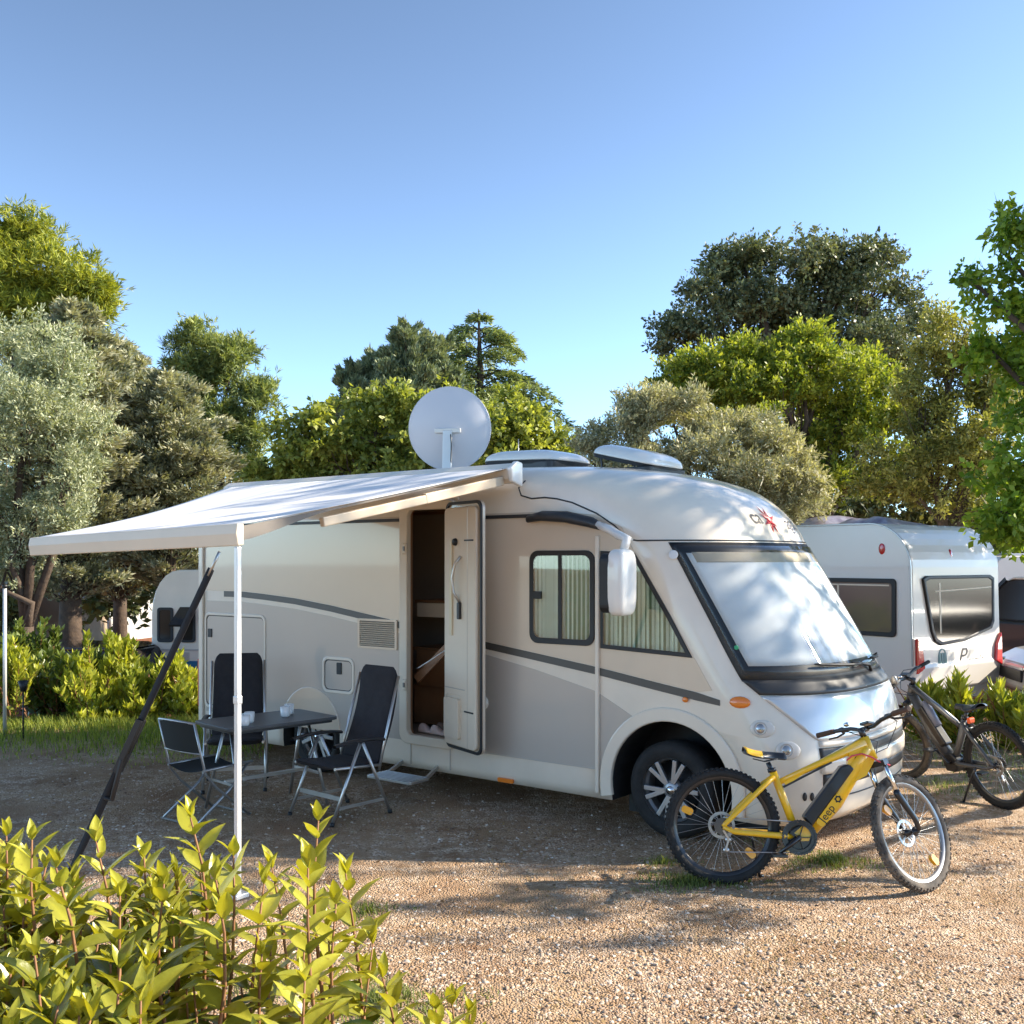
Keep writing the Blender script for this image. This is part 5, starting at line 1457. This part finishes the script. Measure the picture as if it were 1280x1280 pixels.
# conifers: tiers of boughs round a single stem
def conifer(name, base, htop, rbase, zlow, label, m, expo=.75, nb=6, dz=.22, rise=(.05, .32), droop=.28, spw=.30, leaf=(.15, .020), dens=170, hang=.35, upt=-.25, tr=.24, crown_z=1.0):
    b = Vector(base); root = empty(name, b); tag(root, label, 'tree')
    mb = MB().tube([(0, 0, -.3), (0, 0, zlow), (.05, 0, htop * .8), (0, 0, htop)], [tr * 1.3, tr, tr * .4, .012], 12)
    P, A, Tn = [], [], []
    z = zlow
    while z < htop - .1:
        k = (z - zlow) / (htop - zlow); R_ = rbase * (1 - k) ** expo * (min(1, .62 + 1.4 * k)) + .10
        for j in range(nb):
            a = random.uniform(0, 2 * PI); Lb = R_ * random.uniform(.5, 1.12); rs = random.uniform(*rise) * Lb
            pts = [Vector((math.cos(a) * Lb * t, math.sin(a) * Lb * t, z + rs * math.sin(t * 2.0) - droop * Lb * t**3)) for t in (0, .25, .5, .75, 1)]
            mb.tube(pts, [.03 * (1 - k) + .008, .02, .014, .008, .004], 5, caps=False)
            n = int(dens * Lb) + 40; bt_ = random.gauss(0, .18)
            t = RNG.random(n) ** .6; q = np.array(pts); ii = np.minimum((t * 4).astype(int), 3); fr_ = (t * 4 - ii)[:, None]
            c = q[ii] * (1 - fr_) + q[ii + 1] * fr_
            side = np.array([-math.sin(a), math.cos(a), 0]); sg = np.where(RNG.random(n) < .5, -1., 1.); nsp = 9
            tq_ = np.round(t * nsp) / nsp; w_ = RNG.random(n) * spw * Lb * (1.2 - t)      # side sprays
            c = c + (np.array(pts[4] - pts[0]) * ((tq_ - t) * .85 + .55 * w_ / max(Lb, .1))[:, None])
            p = c + side * (w_ * sg)[:, None]; p[:, 2] += -w_ * hang + .04 * RNG.standard_normal(n)
            ax = unit(np.array([math.cos(a), math.sin(a), upt]) + side * sg[:, None] * .7 + .5 * RNG.standard_normal((n, 3)))
            P.append(p); A.append(ax); Tn.append(np.clip(.3 + .4 * t + bt_ + .18 * RNG.standard_normal(n), 0, 1))
        z += dz * (.7 + .6 * random.random())
    P = np.concatenate(P); A = np.concatenate(A); Tn = np.concatenate(Tn)
    V = leaf_quads(P, A, leaf[0] * (.6 + .8 * RNG.random(len(P))), leaf[1] * np.ones(len(P)), roll=np.array([0, 0, .8]))
    raw_mesh('crown', V, np.arange(len(V)).reshape(-1, 4), m, root, attrs={'tone': np.repeat(Tn, 4)})
    mb.build('trunk', M_bark, root, fix=False)


def con_at(px, py, Y, rpx, *a, **k):
    g_ = ground_at(px, Y); conifer(a[0], g_, at(px, py, Y).z - g_[2], rpx * Y / F, a[1], a[2], a[3], **k)


CY = dict(expo=.62, nb=8, dz=.16, rise=(.15, .85), droop=-.12, spw=.34, leaf=(.13, .020), dens=250, hang=-.22, upt=.55)
con_at(88, 382, 21, 122, 'blue_cypress', 1.75, 'tall bluish grey conifer with plumy boughs and a thick trunk, left of the awning', L_cyp, tr=.21, **CY)
con_at(212, 470, 22, 112, 'blue_cypress', 1.9, 'shorter bluish conifer with tan tips behind the top of the awning', L_cyp, tr=.15, **CY)
con_at(150, 430, 24, 100, 'blue_cypress', 1.6, 'middle bluish conifer between the tall plumy one and the shorter one', L_cyp, tr=.15, **CY)
SP = dict(expo=.5, nb=7, dz=.2, rise=(.9, 1.6), droop=-.1, spw=.35, leaf=(.15, .024), dens=420, hang=-.3, upt=1.3, tr=.12)
con_at(440, 470, 27, 38, 'cypress_tree', 2.0, 'smallest dark spire, leftmost above the bright broadleaf tree', L_dark, **SP)
con_at(508, 424, 27, 62, 'cypress_tree', 2.0, 'broad dark cypress spire just left of the satellite dish top', L_dark, **SP)
con_at(547, 430, 27.5, 48, 'cypress_tree', 2.0, 'dark cypress spire pressed against the pointed cedar', L_dark, **SP)
con_at(472, 452, 28, 46, 'cypress_tree', 2.0, 'dark cypress spire between the smallest and the broad one', L_dark, **SP)
L_cedar = leaf_mat('cedar_needles', (0.072, 0.120, 0.054), (0.360, 0.408, 0.156), .2, .55)
con_at(598, 386, 29, 215, 'cedar_tree', 2.6, 'pointed cedar with drooping layered boughs rising behind the satellite dish', L_cedar, expo=.85, nb=6, dz=.30, rise=(.10, .35), droop=.34, spw=.32, leaf=(.15, .02), dens=230, hang=.5)
tree('olive_tree', 'wide silvery olive tree behind the motorhome roof hatches', ground_at(880, 15.5),
     [lobe(775, 560, 15.5, 42, 42), lobe(842, 530, 15.5, 66, 44), lobe(915, 562, 15.5, 66, 46), lobe(978, 588, 15.5, 44, 44), lobe(870, 600, 15.5, 120, 46), lobe(742, 578, 15.5, 26, 34), lobe(1000, 628, 15.5, 34, 34), lobe(800, 515, 15.5, 34, 24), lobe(960, 540, 15.5, 36, 28)], L_olive2, .16, 2800, 27, .15, (.072, .010), up=.5, out=.5, tone_j=.32)
tree('holm_oak', 'big dark domed oak crown rising above the other trees at right', ground_at(1000, 31),
     [lobe(985, 365, 31, 95, 58), lobe(890, 385, 31, 60, 45), lobe(1085, 375, 31, 66, 60), lobe(1125, 430, 31, 45, 60), lobe(845, 420, 31, 34, 26), lobe(1000, 430, 31, 140, 50), lobe(1030, 380, 31, 50, 50), lobe(1040, 330, 31, 50, 30), lobe(930, 335, 31, 45, 30)], L_oak, .45, 2600, 28, .30, (.12, .034), up=.1, out=.6, tone_j=.3, nsub=60)
tree('yellow_green_tree', 'broad yellow green tree in front of the dark domed oak', ground_at(1010, 23),
     [lobe(895, 475, 23, 76, 44), lobe(850, 478, 23, 40, 30), lobe(1120, 500, 23, 44, 50), lobe(1000, 455, 23, 66, 42), lobe(1078, 485, 23, 60, 52), lobe(985, 520, 23, 140, 50), lobe(1075, 560, 23, 70, 50), lobe(865, 500, 23, 42, 34), lobe(1010, 425, 23, 26, 26), lobe(940, 445, 23, 30, 24), lobe(1040, 600, 23, 60, 40)], L_yel, .22, 2800, 27, .19, (.095, .022), up=.55, out=.5, tone_j=.32)
tree('loose_tree', 'thin olive brown tree with open twiggy crown at right above the caravan', ground_at(1190, 18.5),
     [lobe(1180, 430, 18.5, 46, 52), lobe(1150, 510, 18.5, 44, 50), lobe(1205, 540, 18.5, 52, 80), lobe(1130, 590, 18.5, 56, 44), lobe(1240, 460, 18.5, 44, 50), lobe(1190, 620, 18.5, 60, 36)], L_loose, .14, 1300, 22, .20, (.085, .018), up=.1, out=.5, tone_j=.3, nsub=90)
tn = [lobe(1255, 315, 11.6, 44, 40) + (0.85,), lobe(1216, 352, 11.6, 30, 26) + (0.95,), lobe(1276, 395, 11.6, 46, 40) + (0.95,), lobe(1240, 440, 11.8, 26, 30) + (0.76,), lobe(1290, 490, 11.6, 40, 50) + (0.95,), lobe(1262, 575, 11.5, 38, 44) + (1.14,), lobe(1250, 640, 11.4, 22, 36) + (1.33,), lobe(1285, 650, 11.4, 36, 44) + (1.14,), lobe(1340, 420, 11.6, 60, 130) + (0.95,),
      ((7.4, 9.6, 5.3), (1.3, 1.3, 1.1), 0.100), ((8.2, 8.6, 6.2), (1.5, 1.2, 1.3), 0.085), ((9.6, 9.6, 7.2), (2.0, 1.8, 1.5), 0.100), ((9.8, 8.2, 5.4), (1.5, 1.0, 1.2), 0.075), ((8.2, 11.2, 6.8), (1.8, 1.6, 1.5), 0.500), ((8.6, 7.9, 4.6), (1.0, .7, .7), 0.100), ((10.6, 11.6, 8.6), (2.0, 2.0, 1.6), 0.600), ((10.4, 13.6, 7.2), (1.8, 1.8, 1.8), 0.600), ((9.4, 14.6, 5.6), (1.4, 1.4, 1.4), 0.700), ((10.0, 9.4, 8.8), (1.8, 1.8, 1.3), 0.150), ((9.8, 13.6, 3.9), (1.1, 1.3, .9), 0.900), ((10.0, 15.2, 4.2), (1.2, 1.3, 1.0), 0.900), ((9.2, 7.15, 5.0), (1.4, .6, .6), .05), ((10.8, 7.3, 6.3), (1.4, .6, .6), .05)]
tree('broadleaf_tree', 'near bright green broadleaf tree overhanging from the right edge', (9.0, 10.6, 0), tn, L_bright, .2, 4250, 24, .17, (.085, .027), up=-.35, out=.45, tone_j=.28)

# leafy wood far behind everything, reads as one mass
wl = []
for k in range(26):
    px = -160 + 64 * k; wl.append(lobe(px, 690 - 18 * math.sin(k * 1.7) ** 2, 40, 60, 52, 2.0))
wl += [lobe(1050, 610, 34, 90, 70, 2), lobe(1180, 600, 34, 90, 80, 2), lobe(1290, 560, 34, 80, 100, 2), lobe(60, 600, 36, 120, 80, 2), lobe(180, 640, 36, 80, 60, 2), lobe(150, 742, 26, 44, 34, 1.5), lobe(30, 712, 28, 60, 22, 1.5), lobe(110, 715, 30, 60, 20, 1.5), lobe(-20, 760, 26, 40, 40, 1.5), lobe(180, 715, 28, 50, 30, 1.5)]
wo, _ = crown('far_wood', wl, L_far, None, 4200, 26, .40, (.22, .06), up=.1, shell=(.2, 1.0))
tag(wo, 'dark far wood closing the view behind the pitches', 'wood', kind='stuff')


bl_ = [((-24 + 4.2 * k, -16 + 2.2 * math.sin(k * 2.1), 2.2 + .8 * math.sin(k * 1.3)), (2.6, 2.0, 2.3 + .7 * math.sin(k * 1.7))) for k in range(9)]  # unseen trees, added to mirror in the paint and cut blue sky fill
wb, _ = crown('unseen_wood', bl_, L_broad, None, 1500, 30, .42, (.30, .09), up=.1, shell=(.3, 1.0))
tag(wb, 'unseen trees added behind the camera for reflections and warmer shade', 'wood', kind='stuff')


def shrub(name, label, px, Y, lobes, m, n, per, cr, leaf, group=None, sub=0, up=.6, out=.6):
    """many leafy shoots fanning up from one root, each with its own height"""
    b = Vector(ground_at(px, Y)); root = empty(name, b); tag(root, label, 'shrub', group)
    mb = MB(); P, A, T_ = [], [], []
    vol = [c[1][0] * c[1][2] for c in lobes]; ns = int(n * .42)
    for k in range(ns):
        c, r, *_ = random.choices(lobes, vol)[0]
        d = Vector(unit(RNG.standard_normal(3))) * (random.random() ** .4)
        e = Vector((c[0] + d.x * r[0], c[1] + d.y * r[1], c[2] + d.z * r[2])) - b
        e.z = max(e.z, .12)
        s_ = Vector((e.x * random.uniform(.3, .7), e.y * random.uniform(.2, .6), max(0, e.z - random.uniform(.35, .6))))
        mid = s_.lerp(e, .55) + Vector((random.uniform(-.05, .05), random.uniform(-.05, .05), .02))
        mb.tube([s_, mid, e], [.007, .005, .003], 5, caps=False)
        tone0 = random.gauss(.45, .2); ph0 = random.uniform(0, 6.28); q = 15
        for i in range(q):
            t = i / (q - 1); p = mid.lerp(e, (t - .35) / .65) if t > .35 else s_.lerp(mid, t / .35)
            for h in (0, 1):
                ph = ph0 + i * 1.57 + h * PI + random.uniform(-.4, .4); el = R(random.uniform(30, 62)) * (1.15 - .6 * t)
                P.append(tuple(p)); A.append((math.cos(ph) * math.sin(el), math.sin(ph) * math.sin(el), math.cos(el)))
                T_.append(min(1, max(0, tone0 + .35 * t - .1 + random.gauss(0, .15))))
    P = np.array(P); A = unit(np.array(A) + .15 * RNG.standard_normal((len(P), 3))); sz = .65 + .6 * RNG.random(len(P))
    V = leaf_quads(P, A, leaf[0] * sz, leaf[1] * sz, roll=np.array([0, 0, .5]))
    raw_mesh('leaves', V, np.arange(len(V)).reshape(-1, 4), m, root, attrs={'tone': np.repeat(np.array(T_), 4)})
    for k in range(7):
        a_ = random.uniform(0, 6.28); mb.tube([(random.uniform(-.05, .05), random.uniform(-.05, .05), -.1), (math.cos(a_) * .12, math.sin(a_) * .12, .3), (math.cos(a_) * .3, math.sin(a_) * .25, .6)], [.016, .011, .006], 5, caps=False)
    mb.build('stems', M_stem, root, fix=False)
    return root


# fallen leaves on the gravel
nl = 9000
x, y = in_view(nl, 4.4, 11.5, -100, 1300); k = (np.sin(x * 1.1 + .4) + np.cos(y * 1.7 + x * .6) + .8 * RNG.standard_normal(nl)) > .2
x, y = x[k], y[k]; nl = len(x); an = RNG.random(nl) * 2 * PI
p = np.stack([x, y, gz(x, y) + .004 + .012 * RNG.random(nl)], -1); ax = unit(np.stack([np.cos(an), np.sin(an), .35 * RNG.standard_normal(nl)], -1))
sz = .012 + .026 * RNG.random(nl) ** 2
V = leaf_quads(p, ax, sz, sz * .28, roll=np.array([0, 0, 2.5]))
lf_ = raw_mesh('fallen_leaves', V, np.arange(len(V)).reshape(-1, 4), leaf_mat('dry_fallen_leaf', (.10, .05, .02), (.42, .28, .13), .1, .7), attrs={'tone': np.repeat(RNG.random(nl), 4)})
tag(lf_, 'dry brown fallen leaves scattered over the gravel pitch', 'fallen leaves', kind='stuff')


G = 'laurel shrubs in the hedge behind the left side'
shrub('laurel_shrub', 'sunlit shrub with one tall pointed shoot in the left hedge', 118, 13.3, [lobe(112, 862, 13.3, 36, 40, .5), lobe(108, 812, 13.3, 6, 26, .1), lobe(130, 885, 13.3, 42, 24, .5), lobe(90, 850, 13.3, 16, 30, .3)], L_shrub, 253, 13, .07, (.12, .022), G, sub=9, up=.7, out=.6)
shrub('laurel_shrub', 'wide sunlit shrub in the left hedge, right of the tall shoot', 185, 13.4, [lobe(182, 868, 13.4, 36, 34, .5), lobe(168, 888, 13.4, 44, 22, .5), lobe(205, 840, 13.4, 14, 24, .3), lobe(160, 845, 13.4, 10, 22, .2)], L_shrub, 286, 13, .07, (.12, .022), G, sub=9, up=.6, out=.6)
shrub('laurel_shrub', 'shrub squeezed between the hedge and the motorhome rear corner', 236, 13.5, [lobe(232, 862, 13.5, 20, 36, .5), lobe(245, 880, 13.5, 26, 26, .4), lobe(222, 830, 13.5, 7, 22, .2)], L_shrub, 220, 13, .07, (.12, .022), G, sub=9, up=.6, out=.6)
shrub('laurel_shrub', 'dark shaded shrub in front of the thick tree trunk at left', 70, 14.2, [lobe(80, 842, 14.2, 50, 30, .6), lobe(40, 850, 14.2, 40, 24, .5), lobe(120, 845, 14.2, 36, 32, .5)], L_shrub_d, 253, 13, .07, (.13, .026), G, sub=9, up=.5, out=.6)
shrub('laurel_shrub', 'low shrub at the far left edge behind the metal post', 15, 13.6, [lobe(12, 815, 13.6, 36, 22, .5), lobe(20, 840, 13.6, 40, 20, .5), lobe(-30, 830, 13.6, 40, 30, .5)], L_shrub, 187, 13, .07, (.12, .024), G, sub=9, up=.5, out=.6)
shrub('laurel_shrub', 'dark shrub behind the hedge in front of the blue car', 165, 14.6, [lobe(160, 850, 14.6, 36, 26, .5), lobe(205, 855, 14.6, 36, 26, .5)], L_shrub_d, 209, 13, .07, (.13, .026), G, sub=9, up=.5, out=.6)
shrub('laurel_shrub', 'taller loose shrub rising behind the strap in the left hedge', 150, 14.0, [lobe(150, 838, 14.0, 22, 40, .4), lobe(140, 806, 14.0, 8, 22, .2), lobe(165, 812, 14.0, 7, 20, .2)], L_shrub, 170, 17, .09, (.12, .022), G, up=.7, out=.6)
shrub('laurel_shrub', 'dark loose shrub at the foot of the silvery olive tree', 45, 15.2, [lobe(40, 812, 15.2, 40, 26, .5), lobe(60, 795, 15.2, 14, 22, .3), lobe(25, 792, 15.2, 10, 20, .3)], L_shrub_d, 170, 17, .09, (.12, .026), G, up=.7, out=.6)
G2 = 'oleander shrubs in front of the right caravan'
shrub('oleander_shrub', 'spiky shrub behind the saddle of the dark bicycle', 1200, 11.6, [lobe(1200, 882, 11.6, 28, 18, .4), lobe(1210, 902, 11.6, 32, 26, .4), lobe(1196, 860, 11.6, 8, 16, .2)], L_shrub, 143, 13, .07, (.17, .020), G2, sub=9, up=.7, out=.7)
shrub('oleander_shrub', 'spiky shrub beside the motorhome nose behind the handlebar of the dark bicycle', 1155, 11.8, [lobe(1153, 872, 11.8, 10, 20, .4), lobe(1165, 890, 11.8, 28, 24, .4)], L_shrub, 121, 13, .07, (.17, .020), G2, sub=9, up=.7, out=.7)
shrub('oleander_shrub', 'spiky shrub at the right edge below the white car', 1266, 11.2, [lobe(1262, 892, 11.2, 22, 20, .4), lobe(1290, 890, 11.2, 28, 24, .4), lobe(1243, 872, 11.2, 7, 14, .2)], L_shrub, 121, 13, .07, (.17, .020), G2, sub=9, up=.7, out=.7)

# ------------------------------------------------------------------ near hedge with modelled leaves
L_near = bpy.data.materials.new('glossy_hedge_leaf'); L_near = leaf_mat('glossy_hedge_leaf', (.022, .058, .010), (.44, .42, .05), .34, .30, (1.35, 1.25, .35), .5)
def blemish(m):
    nt = m.node_tree; N = nt.nodes; L = nt.links; b = N['Principled BSDF']; src = b.inputs['Base Color'].links[0].from_socket
    tc = N.new('ShaderNodeTexCoord'); n = N.new('ShaderNodeTexNoise'); n.inputs['Scale'].default_value = 38; n.inputs['Detail'].default_value = 5
    L.new(tc.outputs['Object'], n.inputs['Vector']); r = N.new('ShaderNodeMapRange'); r.inputs[1].default_value = .63; r.inputs[2].default_value = .70; r.inputs[4].default_value = .75
    L.new(n.outputs['Fac'], r.inputs[0]); mx = N.new('ShaderNodeMix'); mx.data_type = 'RGBA'; mx.inputs[7].default_value = (.16, .09, .03, 1)
    L.new(src, mx.inputs[6]); L.new(r.outputs[0], mx.inputs[0]); L.new(mx.outputs[2], b.inputs['Base Color'])
    n2 = N.new('ShaderNodeTexNoise'); n2.inputs['Scale'].default_value = 9; L.new(tc.outputs['Object'], n2.inputs['Vector'])
    bp = N.new('ShaderNodeBump'); bp.inputs['Strength'].default_value = .25; bp.inputs['Distance'].default_value = .01; L.new(n.outputs['Fac'], bp.inputs['Height']); L.new(bp.outputs[0], b.inputs['Normal'])
blemish(L_near)
LT, LS = np.meshgrid(np.linspace(0, 1, 8), np.linspace(-1, 1, 5), indexing='ij')
LT, LS = LT.ravel(), LS.ravel()
LSH = np.sin(np.pi * np.clip(LT, 0, 1) ** .8) ** .85 * (1 - .25 * LT); LSH[LT < .01] = .06
LF = np.array([(i * 5 + j, i * 5 + j + 1, (i + 1) * 5 + j + 1, (i + 1) * 5 + j) for i in range(7) for j in range(4)])


def near_leaves(P, A, Nn, L, Wd, bend, fold, tone):
    A = unit(A); B = unit(np.cross(Nn, A)); Cn = np.cross(A, B)
    x = LT[None] * L[:, None] * (1 - .12 * bend[:, None] ** 2 * LT[None]); y = LS[None] * Wd[:, None] * LSH[None]
    wave = .06 * np.sin(LT[None] * 9 + tone[:, None] * 20) * np.abs(LS)[None] * Wd[:, None]
    z = fold[:, None] * np.abs(LS)[None] * Wd[:, None] * LSH[None] - bend[:, None] * L[:, None] * LT[None] ** 2 * .5 + wave
    V = P[:, None] + A[:, None] * x[..., None] + B[:, None] * y[..., None] + Cn[:, None] * z[..., None]
    return V.reshape(-1, 3)


def near_bush(label, shoots, name='laurel_hedge'):
    base = Vector((shoots[0][0], shoots[0][1], 0)); root = empty(name, base); tag(root, label, 'shrub')
    st = MB(); P, A, Nn, L, Wd, Bd, Fo, Tn = [], [], [], [], [], [], [], []
    for (x, y, z, ln, k, toned) in shoots:
        tip = Vector((x, y, z)); ang = random.uniform(0, 2 * PI); ls = random.uniform(.02, .14) * ln
        b = tip - Vector((math.cos(ang) * ls, math.sin(ang) * ls, ln)); mid = b.lerp(tip, .5) + Vector((random.uniform(-.02, .02), random.uniform(-.02, .02), 0))
        pts = [b, b.lerp(mid, .5), mid, mid.lerp(tip, .5) + (mid - b.lerp(tip, .5)) * .3, tip]
        st.tube([p - base for p in pts], [.0052, .0045, .0038, .003, .002], 6)
        phi0 = random.uniform(0, 6.28)
        for i in range(k):
            t = 1 - (i / k) ** 1.05 * .93
            q = t * 4; ii = min(int(q), 3); p = pts[ii].lerp(pts[ii + 1], q - ii)
            for h in (0, 1) if i > 0 else (0, 1, .5):
                ph = phi0 + i * 1.62 + h * PI + random.uniform(-.3, .3)
                el = R(min(88, 18 + 66 * (1 - t) ** .6 + random.uniform(-12, 14)))
                a = Vector((math.cos(ph) * math.sin(el), math.sin(ph) * math.sin(el), math.cos(el)))
                nr = Vector((-math.cos(ph) * math.cos(el), -math.sin(ph) * math.cos(el), math.sin(el)))
                nr = nr + Vector((random.uniform(-.3, .3), random.uniform(-.3, .3), random.uniform(-.2, .2)))
                s = (.053 + .047 * min(1, (1 - t) * 4.5)) * random.uniform(.75, 1.2)
                P.append(tuple(p - base)); A.append(tuple(a)); Nn.append(tuple(nr)); L.append(s); Wd.append(s * random.uniform(.18, .26))
                Bd.append(random.uniform(.1, .75)); Fo.append(random.uniform(.1, .5))
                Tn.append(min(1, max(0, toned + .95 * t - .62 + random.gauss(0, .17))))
    arr = [np.array(q, float) for q in (P, A, Nn, L, Wd, Bd, Fo, Tn)]
    V = near_leaves(*arr); n = len(P)
    Fq = (LF[None] + 40 * np.arange(n)[:, None, None]).reshape(-1, 4)
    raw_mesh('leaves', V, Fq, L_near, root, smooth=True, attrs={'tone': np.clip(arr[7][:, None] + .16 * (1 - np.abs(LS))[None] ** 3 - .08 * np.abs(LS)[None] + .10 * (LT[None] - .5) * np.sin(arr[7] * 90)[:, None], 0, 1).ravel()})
    st.build('stems', M_stem, root, fix=False)
    return root


OUT = [(-80, 1030), (0, 1035), (60, 1032), (130, 1058), (180, 1062), (240, 1030), (300, 1066), (345, 1076), (395, 1030), (432, 1080), (445, 1120)]
shoots = []
def sh(px, py, Y, ln, k, tone):
    p = at(px, py, Y); shoots.append((p.x, p.y, p.z, ln, k, tone))
for (px, py, Y) in ((238, 1022, 2.25), (398, 1026, 2.2), (120, 1052, 2.3), (40, 1050, 2.2), (8, 1045, 2.4), (180, 1072, 2.4), (292, 1070, 2.1), (340, 1085, 2.35), (432, 1092, 2.35), (70, 1085, 2.0), (270, 1100, 1.95), (330, 1105, 2.1), (385, 1085, 2.0), (205, 1105, 2.0), (150, 1120, 1.9), (420, 1130, 2.15), (380, 1190, 2.1), (410, 1160, 2.2)):
    sh(px, py, Y, .42, 9, .75)
for k in range(118):
    px = random.uniform(-110, 300) if random.random() < .86 else random.uniform(300, 400); o_ = float(np.interp(px, [a for a, b in OUT], [b for a, b in OUT]))
    d = random.random() ** 1.0; Y = 2.5 - .85 * d
    py = o_ + 35 + 230 * d * random.uniform(.6, 1.1)
    if px > 200 + 1.1 * max(0, 1180 - py) and random.random() < .8: continue
    sh(px, py, Y, random.uniform(.25, .45), random.randint(6, 9), random.uniform(.35, .75))
for k in range(26):
    px = random.uniform(-140, 160); sh(px, random.uniform(1200, 1330), random.uniform(1.6, 2.6), .4, 8, .25)
# main stems down to the ground
for k in range(26):
    px = random.uniform(-100, 330); p = at(px, 1230, random.uniform(2.0, 2.5)); shoots.append((p.x, p.y, p.z, p.z + .03, 0, .3))
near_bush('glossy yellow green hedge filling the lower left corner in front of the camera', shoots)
def sprig(label, tips):
    L_ = []
    for (px, py, Y, k) in tips:
        p = at(px, py, Y); L_.append((p.x, p.y, p.z, p.z + .02 if k > 9 else .3, k, .72))
    near_bush(label, L_, 'laurel_shoot')
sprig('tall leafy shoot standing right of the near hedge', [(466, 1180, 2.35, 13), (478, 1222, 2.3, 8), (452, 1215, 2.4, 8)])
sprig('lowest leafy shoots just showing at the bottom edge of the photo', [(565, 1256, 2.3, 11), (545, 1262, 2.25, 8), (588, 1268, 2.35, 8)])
